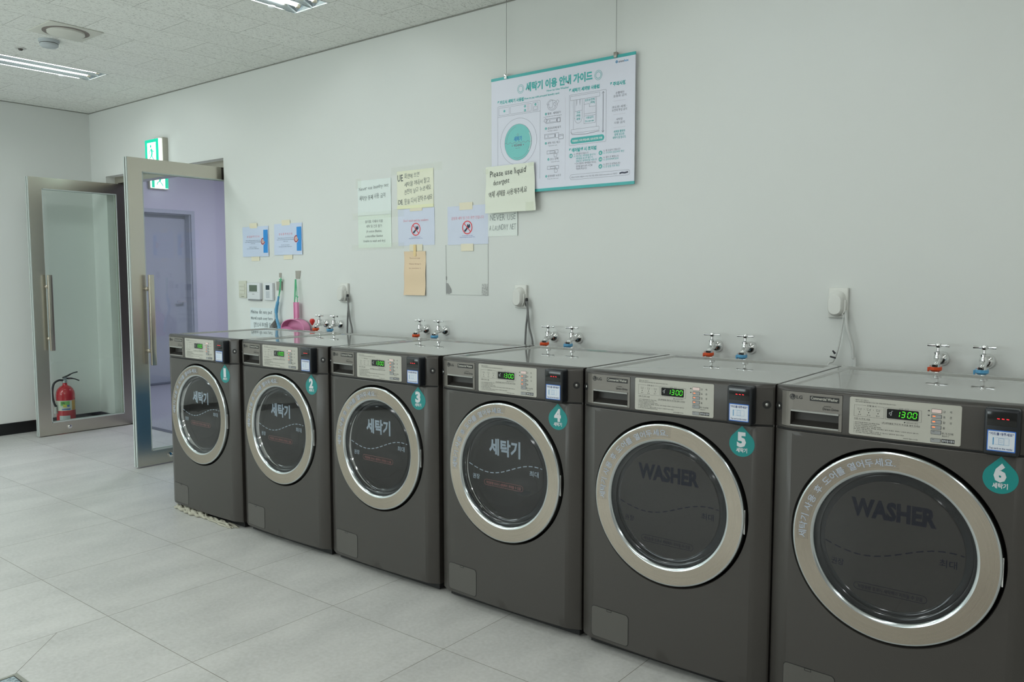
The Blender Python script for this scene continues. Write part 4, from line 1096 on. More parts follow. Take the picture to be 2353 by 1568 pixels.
# clear film sheet with grey tape remains
t = thing('clear_film_sheet', 'clear plastic film pocket taped below the Korean sneaker sign, grey tape scraps', 'film', (1.033, 0, 1.198))
MB().add([(0, -.0014, 0), (.308, -.0014, 0), (.308, -.0014, .276), (0, -.0014, .276)], [(0, 1, 2, 3)]).build('film', M_FILM, t)
e = MB()
e.prism([(0, 0), (.308, 0), (.308, .276), (.3068, .276), (.3068, .0012), (.0012, .0012), (.0012, .276), (0, .276)], -.0022, -.0006)
e.build('film_edge', mat('film_edge', (.50, .51, .49), rough=.3), t)
MB().prism([(0, .008), (.022, .004), (.040, .012), (.040, .030), (.014, .064), (0, .064)], -.0028, -.0016).prism([(0, .082), (.006, .082), (.006, .100), (0, .104)], -.0028, -.0016).build('tape_scrap', mat('grey_tape', (.32, .32, .31), rough=.5), t)
mt_ = granite('grey_mesh_tape', (.32, .32, .31), (.66, .67, .64), 160, .5)
MB().prism([(.262, 0), (.306, 0), (.306, .062), (.266, .062)], -.0028, -.0016).build('tape_scrap', mt_, t)
# poster -------------------------------------------------------------
PX, PZ, PY = 1.385, 1.727, -.022
t = thing('hanging_poster', 'large washer guide poster with teal bars, hung on two wires', 'poster', (PX, PY, PZ))
PW, PH = .855, .595
MB().box(0, PW, -.0015, .0015, 0, PH).build('poster_sheet', mat('poster_white', alb(188, 194, 208), rough=.35), t)
TEALP = mat('poster_teal', alb(56, 152, 150), rough=.4)
MB().box(-.001, PW + .001, -.0028, .0025, PH - .013, PH + .001).build('top_rail', TEALP, t)
MB().box(-.001, PW + .001, -.0028, .0025, -.001, .013).build('bottom_rail', TEALP, t)
A = Art(lambda a, b, l: ((a - 15) / 1000., -.0015 - l, (b + 3) / 1000.), .0005)
K, T, G, W_, B_ = 'k', 't', 'g', 'w', 'b'
LW = 1.1
A.line(T, A.ell(208, 517, 20, 22), 1.6, True); A.line(T, A.ell(208, 517, 14, 15), 2.2, True)
A.line(T, A.ell(671, 517, 20, 22), 1.6, True); A.line(T, A.ell(671, 517, 14, 15), 2.2, True)
A.text(T, '세탁기 이용 안내 가이드', 439, 503, 46, w=400, al='c', bold=.045); A.text(T, 'How to Use Washer', 438, 481, 13, w=134, al='c', bold=.02)
def head(a, b, s, w, extra=None):
    A.poly(T, [(a, b + 17), (a + 11, b + 17), (a, b + 4)]); A.text(T, s, a + 14, b, 20, w=w, bold=.045)
head(58, 458, '카드식 세탁기 사용법', 156); A.text(T, 'How to pay with pre-paid laundry card', 232, 461, 12.5, w=214, bold=.025)
head(507, 458, '세탁기 세제량 사용법', 157); head(738, 456, '주의사항', 69); head(508, 174, '에러발생 시 조치법', 142)
A.text(K, 'unse', 780, 557, 14, w=30, bold=.03); A.text(B_, 'lux', 811, 557, 14, w=24, bold=.03); A.line(B_, A.ell(771, 562, 5, n=12), 3, True); A.line(B_, [(766, 562), (776, 562)], 1.5); A.line(B_, [(771, 557), (771, 567)], 1.5)
# washer drawing
A.line(K, [(58, 60), (58, 443), (62, 446), (327, 446), (331, 443), (331, 60)], LW); A.line(K, [(58, 393), (331, 393)], LW)
A.line(K, A.rrect(66, 400, 135, 438, 2), LW, True); A.line(K, A.rrect(142, 400, 275, 438, 2), LW, True); A.line(K, A.rrect(285, 399, 318, 439, 2), LW, True); A.line(K, A.rrect(290, 404, 313, 418, 1), LW, True)
for (a, b, d) in ((102, 420, '1'), (236, 428, '4'), (236, 408, '5'), (302, 429, '3')): A.poly(T, A.ell(a, b, 6.2, n=20)); A.text(W_, d, a, b - 3.5, 10, al='c', lift=.0008)
for k in range(5): A.line(K if k % 2 else 'r', [(248, 432 - k * 6.5), (264, 432 - k * 6.5)], 1)
A.line(K, A.ell(193, 257, 117, 117, n=64), LW, True); A.poly('m', A.ell(191, 254, 86, 90, n=64)); A.line(K, A.ell(191, 254, 87, 91, n=64), LW, True, .0008)
A.line(K, A.ell(191, 254, 74, 79, n=24, t0=PI * .55, t1=PI * 1.0), LW, lift=.0008); A.line(K, A.ell(191, 254, 76, 80, n=24, t0=-PI * .62, t1=-PI * .1), LW, lift=.0008)
A.line(K, [(105 + k * 4.3, 252 + 4 * math.sin(k * .95)) for k in range(41)], 1.4, lift=.0008)
A.line(W_, A.ell(191, 254, 82, 86, n=18, t0=-PI * .18, t1=PI * .16), 3, lift=.0009)
A.line(K, A.ell(190, 291, 5, n=14), 1.2, True, .0008); A.text(B_, '세탁기', 190, 262, 25, w=52, al='c', bold=.05, lift=.0008); A.text(K, '적정세탁량', 190, 233, 13.5, w=52, al='c', bold=.03, lift=.0008); A.text(K, 'max load', 190, 222, 8, w=30, al='c', lift=.0008)
for a in (154, 226): A.poly(K, A.ell(a, 238, 3, n=10), .0008)
# steps column
A.line(K, A.ell(406, 411, 29, 24, n=36), 1.4, True); A.line(K, A.ell(406, 408, 20, 15, n=24, t0=PI, t1=2 * PI), 1.2)
A.line(K, [(382, 432), (372, 420), (380, 414), (386, 420), (386, 402), (408, 402), (408, 436), (396, 440), (390, 436)], 1.2, True); A.line(K, [(420, 420), (436, 434), (446, 426), (432, 410)], 1.2); A.line(K, [(412, 418), (420, 404), (428, 414), (418, 424)], 1.2, True)
for (a, b, s, e, w, we) in ((363, 368, '빨래 · 세제넣기', 'Load laundry and add detergent', 78, 108), (363, 297, '섬유유연제 넣기', 'Add fabric softener', 80, 62), (363, 225, '세탁 카드 태그', 'Tag laundry card', 76, 52), (379, 145, '코스 선택', 'Select the cycle', 50, 50), (366, 63, '동작버튼 누르기', 'Press the start pad', 78, 66)):
    A.poly(T, A.ell(a + 4, b + 5, 6, n=20)); A.text(W_, {368: '1', 297: '2', 225: '3', 145: '4', 63: '5'}[b], a + 4, b + 1.5, 9, al='c', lift=.0008)
    A.text(K, s, a + 14, b, 12.5, w=w, bold=.01); A.text(K, e, a + 45, b - 11, 7, w=we, al='c')
for (a, b) in ((368, 326), (358, 252)):
    A.line(K, [(a, b), (a + 86, b), (a + 86, b + 22), (a, b + 22)], 1.4, True); A.line(K, A.rrect(a + 24, b + 4, a + 62, b + 18, 1), 1.2, True); A.line(K, A.rrect(a + 4, b + 4, a + 20, b + 18, 1), 1, True); A.line(K, [(a + 66, b + 3), (a + 66, b + 19)], 4)
A.line(K, [(354, 340), (364, 352), (376, 342), (366, 330)], 1.6, True); A.line(K, A.rrect(436, 327, 452, 345, 1), 1.6, True)
A.line(K, A.rrect(444, 243, 472, 264, 1), 2, True); A.line(K, [(444, 258), (472, 258)], 1.6)
for (a, b) in ((374, 177), (377, 101)):
    A.line(K, A.rrect(a, b, a + 68, b + 15, 1), 1.6, True); A.line(K, A.rrect(a + 18, b + 3, a + 46, b + 12, 1), 1.4, True)
    A.line(K, [(a + 44, b - 18), (a + 42, b - 4), (a + 46, b - 2), (a + 47, b + 9), (a + 51, b + 9), (a + 52, b - 2), (a + 62, b - 6), (a + 58, b - 18)], 1.4, True)
A.line('l', [(483, 438), (483, 43)], .8)
# drawer diagram
A.line(K, A.rrect(507, 205, 716, 445, 6), LW, True); A.line(K, A.rrect(513, 419, 681, 438, 2), LW, True)
A.line(K, [(531, 419), (531, 280)], LW); A.line(K, [(662, 419), (662, 280)], LW)
A.line(K, [(538, 419), (538, 333)] + A.ell(559.5, 333, 21.5, 26, n=16, t0=PI, t1=2 * PI) + [(581, 419)], LW); A.line(K, [(538, 364), (581, 366)], LW)
for a in (549, 568): A.line(K, [(a - 3, 419), (a, 391), (a + 3, 419)], 1.6)
A.line(K, [(592, 419), (592, 300), (657, 300), (657, 377), (622, 377), (622, 391), (592, 391)], LW); A.line(K, [(592, 346), (657, 346)], LW); A.line(K, [(592, 336), (657, 336)], LW); A.line(K, [(657, 377), (657, 419)], LW)
for (a, b, s, w) in ((559, 352, '가루', 22), (559, 338, '(액체)', 24), (559, 322, '세제', 22), (624, 405, '섬유유연제', 54), (640, 391, '(액체)', 26), (624, 322, '사용금지', 42), (624, 307, 'Do not use', 48)): A.text(T, s, a, b, 12.5, w=w, al='c', bold=.015)
A.line(K, A.rrect(519, 262, 677, 280, 2), LW, True); A.line(K, [(517, 270), (524, 256), (600, 251), (680, 258)], 2.2)
A.line(K, [(699, 250), (699, 436)], 3.4); A.line(K, [(692, 428), (699, 438), (706, 430)], 1.5); A.line(K, [(692, 258), (699, 248), (706, 258)], 1.5)
A.poly(T, A.rrect(515, 211, 707, 240, 14)); A.text(W_, '적정량의 가루(액체)세제, 섬유유연제 사용!', 611, 220, 12, w=172, al='c', bold=.02, lift=.0008)
# cautions
yy = [(790, 416, '손빨래만'), (790, 402, '운동화 금지'), (788, 352, '과도한 세제 ·'), (788, 338, '유연제 투입 금지'), (789, 295, '세탁망'), (789, 280, '사용 금지')]
for a, b, s in yy: A.text(K, s, a, b, 12.5, w=min(80, 11.5 * len(s)), al='c', bold=.005)
for b in (385, 323, 263): A.line('l', [(756, b), (820, b)], .9)
for b, s, w in ((240, '세제를 빨래와', 62), (226, '함께 넣으면', 52), (212, '세탁이 잘 됩니다.', 72)): A.text(T, s, 789, b, 12.5, w=w, al='c', bold=.012)
# errors
for (a, b, s) in ((518, 155, 'UE'), (687, 154, 'IE'), (687, 124, 'OE'), (687, 91, 'dE')): A.poly(T, A.ell(a, b, 10.5, n=24)); A.text(W_, s, a, b - 4.5, 12, al='c', bold=.02, lift=.0008)
for (c, a, b, s, w) in ((K, 534, 158, 'Q. 세탁물이 많습니다', 85), (T, 534, 147, 'A. 문을 열고 세탁물을 줄이거나', 128), (T, 548, 135, '세탁물을 골고루 펼친 후,', 98), (T, 548, 123, '문을 닫고 동작버튼을 누릅니다.', 120), (K, 540, 111, '* 다시 발생시 세탁물을 꺼내고,', 124), (K, 548, 98, '동작을 눌러 남은 시간을', 94), (K, 548, 86, '작동해 주십시오', 62),
                        (K, 703, 159, 'Q. 물 공급이 안됩니다', 92), (T, 703, 148, 'A. 수도꼭지 잠김여부 확인', 112), (K, 703, 128, 'Q. 물이 안 빠집니다', 84), (T, 703, 117, 'A. 관리자에게 문의', 82), (K, 703, 95, 'Q. 문이 안 닫혔습니다', 92), (T, 703, 84, 'A. 문 닫힘 여부 확인', 88)):
    A.text(c, s, a, b, 10.5, w=w, bold=.005)
A.line(K, A.rrect(513, 40, 847, 64, 11), LW, True); A.text(K, '고장신고 및 문의 / 평일(9시~17시) / 야간, 주말, 공휴일 / 담당자 www.unselux.com 대표번호', 650, 48, 8.5, w=262, al='c'); A.line('n', [(792, 50), (805, 53), (820, 51), (838, 54)], 7)
A.build(t, {'k': 'line_drawing', 't': 'teal_print', 'w': 'lettering', 'b': 'blue_print', 'm': 'mint_disc', 'l': 'divider', 'r': 'red_marks', 'n': 'marker_scribble'},
        {'k': mat('poster_grey_ink', alb(112, 116, 126)), 't': TEALP, 'w': mat('poster_ink_white', alb(200, 205, 215)), 'b': mat('poster_blue', alb(60, 130, 170)), 'm': mat('poster_mint', alb(104, 176, 172)), 'l': mat('poster_pale_line', alb(165, 165, 175)), 'r': mat('poster_red', alb(185, 120, 120)), 'n': mat('poster_marker', alb(40, 40, 60))})
for k, (x, nm) in enumerate(((1.484, 'left'), (2.137, 'right'))):
    w = thing('hanging_wire', 'thin steel wire with clip holding the poster, %s one' % nm, 'wire', (x, PY, PZ + PH), group='two poster hanging wires')
    MB().tube([(0, 0, .01), (0, 0, ZC - PZ - PH)], .0010, n=6).build('wire', mat('steel_wire', (.25, .25, .24), rough=.4, metal=.5), w)
    MB().box(-.0085, .0085, -.011, .008, -.012, .014, .002).build('clip', M_CHROME if k == 0 else mat('dull_steel_clip', (.35, .33, .30), rough=.35, metal=.9), w)
# handwritten liquid detergent note, taped over the poster corner
t = thing('handwritten_note', 'pale green note asking for liquid detergent, taped over the poster corner', 'note', (1.352, -.030, 1.632))
mb, fn = sheet_mesh(.325, .240, wob=.004, seed=12, nz=14, nx=10, taper=-.02, tilt=.004)
mb.build('paper_sheet', mat('pale_green_note', alb(196, 206, 190), rough=.55), t)
A = Art(fn, .0009); A.hand('i', 'Please use liquid', .030, .186, .040, .245, drop=.010, bold=.003); A.hand('i', 'detergent', .052, .143, .036, .112, drop=.008, bold=.003); A.hand('i', '액체 세제를 사용해주세요', .024, .082, .036, .255, drop=.014, bold=-.002)
A.build(t, {'i': 'handwriting'}, {'i': INK})
for (a, b) in ((-.006, .205), (.292, .222)):
    MB().box(a, a + .030, -.0125, -.0118, b, b + .024).build('tape', M_CLEARTAPE, t)
MB().box(.27, .318, -.0085, -.0078, -.002, .045).build('tape', M_CLEARTAPE, t)
t, A = paper('handwritten_note', 'pale note reading NEVER USE A LAUNDRY NET in pencil capitals', 'note', 1.343, 1.512, .200, .131, alb(194, 208, 198), wob=.001, seed=14)
A.hand('i', 'NEVER USE', .012, .084, .044, .176, bold=.0); A.hand('i', 'A LAUNDRY NET', .006, .032, .040, .185, bold=.0); A.build(t, {'i': 'handwriting'}, {'i': mat('pencil_grey', alb(128, 138, 135))})
tape(t, .1985, .2005, .0, .131, INKG, -.0026)
# trash note
t, A = paper('handwritten_note', 'pale note about trash above the bin corner, partly behind the blue brush', 'note', -.856, .880, .285, .200, alb(186, 198, 198), wob=.001, seed=15)
A.hand('i', 'Please do not put', .010, .160, .036, .250, bold=.012); A.hand('i', 'mixed trash over here', .010, .118, .030, .255, bold=.012); A.hand('i', '[반드시 뚜껑을 닫아', .045, .070, .036, .225, bold=.010); A.hand('i', '주세요]', .045, .025, .034, .10, bold=.010)
A.build(t, {'i': 'handwriting'}, {'i': mat('dark_grey_marker', alb(85, 95, 98))})

# ------------------------------------------------------------------ brush, dustpan, hooks
M_GREEN = mat('green_string', rgb(95, 190, 140), rough=.6)
M_BBLUE = mat('blue_brush_plastic', rgb(95, 165, 205), rough=.4)
t = thing('hand_brush', 'blue hand brush with grey bristles hanging on a green string', 'brush', (-.480, -.03, 1.16))
MB().tube(smooth_path([(0, 0, .005), (-.012, 0, -.035), (-.026, 0, -.075), (-.030, 0, -.11), (-.018, -.004, -.155), (.006, -.006, -.20), (.024, -.006, -.25), (.03, -.006, -.30)], 6), [.007] * 6 + [.011] * 6 + [.0115] * 6 + [.009] * 6 + [.010] * 6 + [.013] * 6 + [.015] * 7, n=14).build('handle', M_BBLUE, t)
br = MB()
for k in range(44):
    s = k / 43; a = Vector((-.028 + s * .050, -.010 + random.uniform(-.008, .008), -.150 - s * .14)); d = Vector((-.068 + random.uniform(-.006, .006), random.uniform(-.012, .012), -.070 + s * .02))
    br.tube([a, a + d * .5 + Vector((0, 0, .004)), a + d], [.0030, .0030, .0022], n=5)
br.build('bristles', mat('grey_bristles', (.22, .21, .20), rough=.8), t)
MB().tube(smooth_path([(0, 0, .0), (.012, .006, .05), (.014, .012, .13)], 5), .0028, n=8).tube(smooth_path([(0, 0, .0), (.003, .006, .05), (.012, .012, .13)], 5), .0028, n=8).tube([(-.002, .008, .105), (.026, .010, .118)], .0032, n=8).tube([(.0, .008, .120), (.022, .010, .104)], .0032, n=8).build('string', M_GREEN, t)
t = thing('dustpan', 'pink plastic dustpan hanging on green strings beside the taps', 'dustpan', (-.285, -.03, 1.13))
M_PINK = mat('pink_plastic', rgb(232, 150, 190), rough=.38); M_PINK2 = mat('deeper_pink_plastic', rgb(200, 110, 155), rough=.4)
hd = MB()
hd.box(-.020, .020, -.008, .006, -.105, .0, .003)
hd.tube([(-.017, -.010, .0), (-.016, -.010, -.11)], .004, n=8).tube([(.017, -.010, .0), (.018, -.010, -.11)], .004, n=8); hd.build('handle', M_PINK, t)
pan = []
for k in range(25):
    a = PI * k / 24; pan.append((.125 * math.cos(a) * (1 if True else 1), -.190 + .080 * math.sin(a) ** .7))
pan = [(.128, -.30)] + [(x, z) for x, z in pan] + [(-.128, -.30)]
MB().prism(pan, .008, .012).build('pan', M_PINK, t)
rim = MB(); pts = [(x, -.012, z) for x, z in pan]
for (x0, z0), (x1, z1) in zip(pan, pan[1:]):
    rim.add([(x0, -.040, z0), (x1, -.040, z1), (x1, .012, z1), (x0, .012, z0)], [(0, 1, 2, 3)])
    rim.add([(x0 * .96, -.040, z0 - .004), (x1 * .96, -.040, z1 - .004), (x1 * .96, .008, z1 - .004), (x0 * .96, .008, z0 - .004)], [(0, 1, 2, 3)])
    rim.add([(x0, -.040, z0), (x1, -.040, z1), (x1 * .96, -.040, z1 - .004), (x0 * .96, -.040, z0 - .004)], [(0, 1, 2, 3)])
rim.build('pan_rim', M_PINK, t)
lip = [(.050, -.30)] + [(-.040 + .098 * math.cos(PI * k / 16), -.215 + .055 * math.sin(PI * k / 16)) for k in range(17)] + [(-.135, -.30)]
MB().prism(lip, -.052, -.048).build('front_lip', M_PINK2, t)
A = Art(lambda a, b, l: (a, -.052 - l, b), .0006); A.hand('i', '세탁소 전용', -.115, -.210, .026, .15, bold=.02); A.build(t, {'i': 'handwriting'}, {'i': INK})
MB().tube([(-.015, -.006, -.004), (-.010, 0, .15)], .0034, n=8).tube([(.016, -.006, -.004), (-.002, 0, .15)], .0026, n=8).tube([(.004, -.006, .040), (.022, -.006, .034)], .004, n=8).tube([(-.012, -.004, .02), (-.004, .002, .15)], .0030, n=8).build('string', M_GREEN, t)
M_GRAYTAPE = mat('grey_tape_patch', alb(140, 140, 132), rough=.5)
for (nm, lab, poly, g) in (('wall_tape', 'small grey tape strip holding the brush string, topmost', [(-.506, 1.292), (-.483, 1.290), (-.483, 1.322), (-.506, 1.322)], 0),
                          ('wall_tape', 'grey tape patch over the brush string, just left of the blue brush handle top', [(-.532, 1.205), (-.474, 1.205), (-.474, 1.264), (-.532, 1.264)], 1),
                          ('wall_tape', 'grey tape patch holding the dustpan string', [(-.325, 1.284), (-.283, 1.284), (-.273, 1.336), (-.327, 1.336)], 2)):
    tag(MB().prism(poly, -.004 if g != 1 else -.0085, -.0005).build(nm, M_GRAYTAPE), lab, 'tape', group='grey tape patches on the wall')

# ------------------------------------------------------------------ exit signs
M_SIGNBODY = mat('beige_sign_case', (.52, .50, .42), rough=.45)
M_SGREEN = mat('lit_sign_green', (0, .3, .2), emit=(0.0, .62, .36), estr=.95)
M_SWHITE = mat('lit_sign_white', (.8, .8, .8), emit=(.86, 1.0, .98), estr=2.2)
def exit_sign(name, label, loc, rotz, group):
    """face looks along -y of its own frame; origin at the wall, lower left corner of the case"""
    t = thing(name, label, 'exit sign', loc, group=group); t.rotation_euler[2] = rotz
    w = h = .225
    MB().box(0, w, -.045, 0, 0, h, .003).build('case', M_SIGNBODY, t)
    MB().box(.010, w - .010, -.072, -.044, .010, h - .010, .002).build('diffuser', M_SWHITE, t)
    A = Art(lambda a, b, l: (a, -.072 - l, b), .0008)
    a0, a1, b0, b1 = .011, w - .011, .011, h - .011
    # green border, white doorway, running figure
    ring = [(a0, b0), (a1, b0), (a1, b1), (a0, b1)]; inn = [(a0 + .034, b0), (a1 - .040, b0), (a1 - .040, b1 - .024), (a0 + .034, b1 - .024)]
    A.poly('g', [(a0, b0), (inn[0][0], b0), (inn[3][0], b1), (a0, b1)]); A.poly('g', [(inn[1][0], b0), (a1, b0), (a1, b1), (inn[1][0], b1)]); A.poly('g', [(inn[0][0], inn[3][1]), (inn[1][0], inn[3][1]), (inn[1][0], b1), (inn[0][0], b1)])
    cx = (inn[0][0] + inn[1][0]) / 2
    A.poly('g', A.ell(cx - .012, b1 - .052, .0115, n=18), .0011)
    A.line('g', [(cx - .004, b1 - .070), (cx + .006, b1 - .105), (cx - .004, b1 - .128)], .020, lift=.0011)
    A.line('g', [(cx - .004, b1 - .128), (cx - .026, b1 - .140), (cx - .034, b1 - .168)], .010, lift=.0012); A.line('g', [(cx + .002, b1 - .126), (cx + .022, b1 - .150), (cx + .038, b1 - .176)], .010, lift=.0012)
    A.line('g', [(cx - .006, b1 - .076), (cx - .028, b1 - .090), (cx - .034, b1 - .108)], .008, lift=.0012); A.line('g', [(cx + .002, b1 - .078), (cx + .024, b1 - .096), (cx + .036, b1 - .088)], .008, lift=.0012)
    A.build(t, {'g': 'pictogram'}, {'g': M_SGREEN})
    return t
exit_sign('exit_sign', 'lit green running-figure exit sign on the room wall above the doorway', (-2.115, 0, 2.142), 0, 'green exit signs')
exit_sign('exit_sign', 'lit green exit sign on the corridor wall seen through the door glass', (-5.14, 1.53, 2.318), PI / 2, 'green exit signs')

# ------------------------------------------------------------------ ceiling fittings
t = thing('ceiling_diffuser', 'round air diffuser in a square white ceiling plate', 'air diffuser', (-.835, -1.18, ZC))
MB().box(-.148, .148, -.148, .148, -.006, -.0002, .002).build('plate', mat('diffuser_white', (.70, .70, .63), rough=.5), t)
MB().lathe([(.122, -.0062), (.122, -.0075), (.094, -.0075)], 'z', n=48).build('recess_ring', mat('brown_grey_recess', (.23, .20, .18), rough=.6), t)
MB().lathe([(.098, -.010), (.098, -.016), (.080, -.022), (.0001, -.026)], 'z', n=48).lathe([(.099, -.0072), (.098, -.010)], 'z', n=48).build('disc', mat('diffuser_disc', (.72, .72, .65), rough=.5), t)
t = thing('smoke_detector', 'pale grey round smoke detector on the ceiling beside the round diffuser', 'smoke detector', (-1.10, -1.165, ZC))
MB().lathe([(.056, -.0002), (.056, -.012), (.050, -.014), (.050, -.034), (.040, -.042), (.0001, -.044)], 'z', n=36).build('detector_body', mat('detector_grey', (.52, .56, .58), rough=.5), t)
MB().lathe([(.0505, -.020), (.0510, -.022), (.0505, -.024)], 'z', n=36).build('vent_band', M_PRINTG, t)
for (x, y, lab) in ((-1.942, -.745, 'small white dome on the ceiling by the far left light'), (.463, -.706, 'small white dome on the ceiling by the light at the top edge')):
    tag(MB().lathe([(.020, -.0002), (.019, -.006), (.012, -.011), (.0001, -.013)], 'z', (x, y, ZC), n=24).build('ceiling_dome', mat('white_dome', (.85, .87, .86), rough=.4)), lab, 'ceiling dome', group='white domes beside the ceiling lights')
t = thing('ceiling_sprinkler', 'small recessed sprinkler in the ceiling left of the smoke detector', 'sprinkler', (-1.42, -1.20, ZC))
MB().lathe([(.032, -.0002), (.030, -.004), (.016, -.005)], 'z', n=24).build('collar', mat('sprinkler_collar', (.60, .60, .56), rough=.4), t)
MB().lathe([(.015, -.0045), (.010, -.014), (.0001, -.016)], 'z', n=18).build('nozzle', mat('dull_bronze', (.12, .11, .10), rough=.4, metal=.6), t)

# ------------------------------------------------------------------ fire extinguisher
t = thing('fire_extinguisher', 'red fire extinguisher standing behind the glass of the left door leaf', 'fire extinguisher', (-3.055, -.350, 0))
M_RED = mat('extinguisher_red', (.52, .010, .018), rough=.22, coat=.6, coat_rough=.05)
R = .073
MB().lathe([(.0001, .0), (.064, .0), (R - .003, .006), (R, .016), (R, .300), (R - .004, .325), (.058, .350), (.040, .368), (.022, .377), (.018, .384), (.018, .398), (.0001, .398)], 'z', n=48).build('cylinder', M_RED, t)
VA = math.atan2(-2.99, 7.2)     # the side that faces the room
lb = MB().lathe([(R + .0006, .170), (R + .0006, .255)], 'z', n=40, a0=VA - 1.5, a1=VA + 1.5).build('label', mat('extinguisher_label', (.60, .62, .52), rough=.4), t)
def cyl(a, b, l): th = VA + a / R; return ((R + .0006 + l) * math.cos(th), (R + .0006 + l) * math.sin(th), b)
A = Art(cyl, .0006)
A.rect('g', -.040, .212, .030, .250, n=6); A.rect('o', .048, .172, .085, .253, n=5); A.rect('y', -.020, .200, .006, .222, .0009, n=3); A.rect('b', .010, .202, .028, .218, .0009, n=2); A.rect('b', -.030, .176, .034, .187, n=5); A.rect('w', -.052, .090, .030, .128, n=6)
for k in range(6): A.rect('k', -.085, .180 + k * .011, -.060, .183 + k * .011, n=2)
A.text('d', 'ON', -.034, .226, .026, w=.026, bold=.03, lift=.0012); A.text('k', '소화기', -.024, .178, .010, w=.04, lift=.0012)
A.build(lb, {'g': 'green_print', 'o': 'orange_print', 'y': 'yellow_print', 'b': 'blue_print', 'w': 'white_plate', 'k': 'lettering', 'd': 'lettering'},
        {'g': mat('ext_green', (.20, .50, .12)), 'o': mat('ext_orange', (.62, .36, .06)), 'y': mat('ext_yellow', (.62, .56, .08)), 'b': mat('ext_blue', (.07, .16, .45)), 'w': mat('ext_white', (.50, .56, .54)), 'k': M_PRINTG, 'd': mat('ext_dark', (.04, .07, .03))})
MB().lathe([(.016, .396), (.020, .400), (.020, .418), (.013, .424), (.013, .440), (.0001, .442)], 'z', n=20).box(-.012, .012, -.010, .010, .425, .445).build('valve', mat('valve_steel', (.45, .50, .50), rough=.3, metal=.8), t)
hd = MB()
hd.tube(smooth_path([(-.002, -.016, .442), (.006, .020, .456), (.012, .060, .476), (.014, .100, .484)], 6), [.007] * 10 + [.005] * 9, n=8)
hd.tube(smooth_path([(0, -.008, .436), (.004, .035, .434), (.010, .075, .426), (.014, .112, .408)], 6), [.007] * 10 + [.0045] * 9, n=8)
hd.build('squeeze_handle', M_PLUG, t)
MB().tube(smooth_path([(0, -.012, .420), (-.002, -.045, .424), (-.004, -.085, .400), (-.004, -.100, .340), (-.002, -.098, .270), (.004, -.088, .220), (.010, -.078, .205)], 7), .0085, n=12).build('hose', M_PLUG, t)
MB().lathe([(.0095, .0), (.011, -.020), (.014, -.055)], 'z', (.010, -.084, .205), n=16, cap1=True).build('nozzle', mat('nozzle_grey', (.45, .45, .42), rough=.4), t)
MB().tube([( .005, .016, .444), (.016, .030, .440), (.018, .042, .428), (.008, .036, .420), (.004, .020, .430)], .0016, n=6).build('safety_pin', M_CHROME, t)

# ------------------------------------------------------------------ twisted cloth, bin, drain
t = thing('twisted_cloth', 'cream twisted rag laid along the floor under the front of washer 1', 'rag', (-.115, -1.004, 0))
M_CLOTH = mat('cream_cloth', (.44, .42, .34), rough=.85)
def rope(mb, x0, x1, amp, r0, turns, ph, yb):
    pts = []; rs = []; n = int((x1 - x0) / .006)
    for k in range(n + 1):
        s = k / n; x = x0 + (x1 - x0) * s; a = ph + turns * 2 * PI * s
        r = r0 * (1 + .18 * math.sin(a * 1.3 + ph) + .10 * math.sin(a * 3.1)) * min(1, 6 * s + .35, 6 * (1 - s) + .30)
        y = yb + amp * math.cos(a) + .006 * math.sin(x * 19 + ph); z = max(r + .0008, r0 * .95 + amp * .8 * math.sin(a))
        pts.append((x, y, z)); rs.append(r)
    mb.tube(pts, rs, n=10)
mb = MB(); rope(mb, 0, .34, .008, .0125, 4, 0, -.004); rope(mb, .005, .33, .009, .0115, 4, PI, -.004); rope(mb, .12, .36, .008, .0085, 4, 1.1, -.018); rope(mb, .30, .57, .006, .0080, 2.5, .5, -.012); rope(mb, .29, .565, .006, .0075, 2.5, 3.2, -.002); rope(mb, .34, .58, .003, .0050, 2, 1.5, -.022)
for k in range(5): rope(mb, .50, .585 + .006 * k, .002, .0030, 1, k, -.024 + k * .007)
mb.build('cloth', M_CLOTH, t)
t = thing('trash_bin', 'blue plastic bin beside washer 1, seen only as a reflection in the open glass door', 'bin', (-.60, -.345, 0))
bb = MB(); z0, z1 = 0, .50
for (a, b, z_a, z_b) in ((.165, .195, 0, .50),):
    v = [(s * a, q * a * 1.1, z_a) for s, q in ((-1, -1), (1, -1), (1, 1), (-1, 1))] + [(s * b, q * b * 1.1, z_b) for s, q in ((-1, -1), (1, -1), (1, 1), (-1, 1))]
    bb.add(v, [(0, 1, 2, 3), (0, 1, 5, 4), (1, 2, 6, 5), (2, 3, 7, 6), (3, 0, 4, 7)])
bb.build('bin_body', mat('bin_blue', (.0, .14, .32), rough=.4), t)
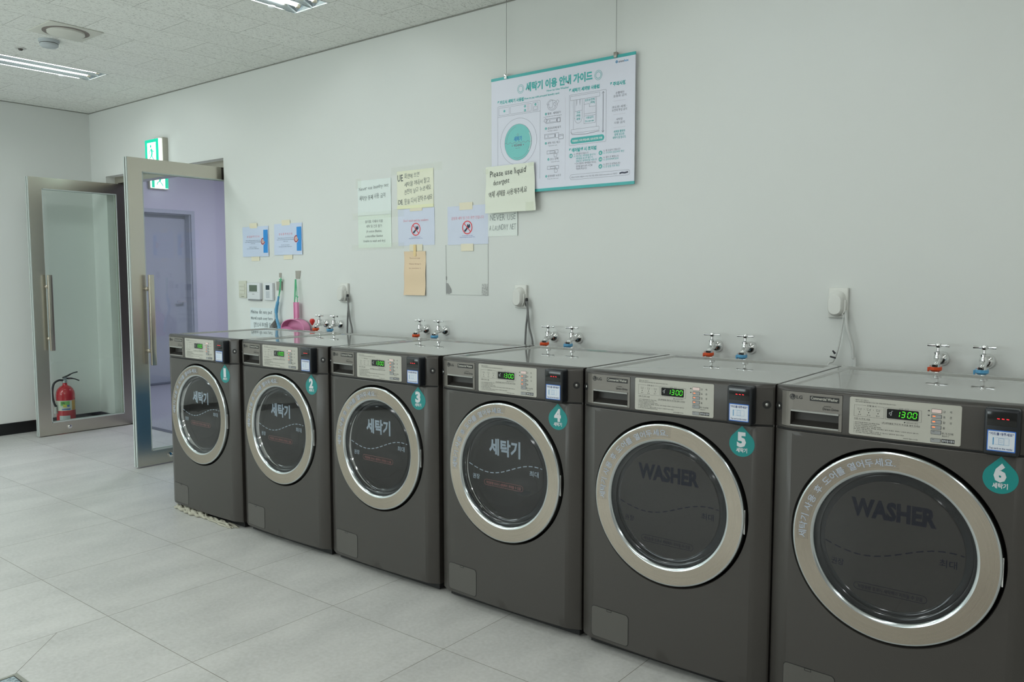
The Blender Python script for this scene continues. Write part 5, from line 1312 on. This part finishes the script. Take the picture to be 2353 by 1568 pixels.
MB().box(-.205, .205, -.225, .225, .495, .525, .006).build('bin_lid', mat('bin_lid_blue', (.10, .22, .33), rough=.4), t)
t = thing('floor_drain', 'square steel floor drain with speckled insert in the lower left corner', 'floor drain', (1.279, -2.337, 0))
fr = MB(); s = .16
fr.box(0, s, -.013, 0, -.004, .0015).box(0, s, -s, -s + .013, -.004, .0015).box(0, .013, -s + .013, -.013, -.004, .0015).box(s - .013, s, -s + .013, -.013, -.004, .0015)
fr.build('drain_frame', mat('drain_steel', (.50, .50, .44), rough=.28, metal=.9), t)
MB().box(.016, s - .016, -s + .016, -.016, -.004, .0010).build('drain_insert', granite('drain_insert_speckle', (.12, .17, .20), (.38, .46, .48), 60, .25), t)
MB().box(.013, s - .013, -s + .013, -.013, -.004, .0003).build('drain_gap', M_GAP, t)

# ------------------------------------------------------------------ camera, world, colour management
cd = bpy.data.cameras.new('camera'); cam = bpy.data.objects.new('camera', cd); COL.objects.link(cam)
cam.location = (4.1524, -3.3398, 1.3045); cam.rotation_euler = (PI / 2 - .0805, 0, .6706)
cd.sensor_width = 36; cd.lens = 1863.9 / 2353 * 36; cd.clip_start = .05; cd.clip_end = 60
SC.camera = cam
w = bpy.data.worlds.new('world'); SC.world = w; w.use_nodes = True
w.node_tree.nodes['Background'].inputs[0].default_value = (.6, .7, .65, 1); w.node_tree.nodes['Background'].inputs[1].default_value = .02
vs = SC.view_settings; vs.view_transform = 'Standard'; vs.look = 'None'; vs.exposure = 0.02; vs.gamma = 1; vs.use_curve_mapping = False
try:
    SC.cycles.use_denoising = True; SC.cycles.denoiser = 'OPENIMAGEDENOISE'; SC.cycles.denoising_input_passes = 'RGB_ALBEDO_NORMAL'
    SC.cycles.max_bounces = 8; SC.cycles.diffuse_bounces = 3; SC.cycles.glossy_bounces = 3; SC.cycles.transparent_max_bounces = 10; SC.cycles.sample_clamp_indirect = 6
    SC.cycles.use_adaptive_sampling = True; SC.cycles.adaptive_threshold = .1
    SC.cycles.blur_glossy = .5
except Exception: pass
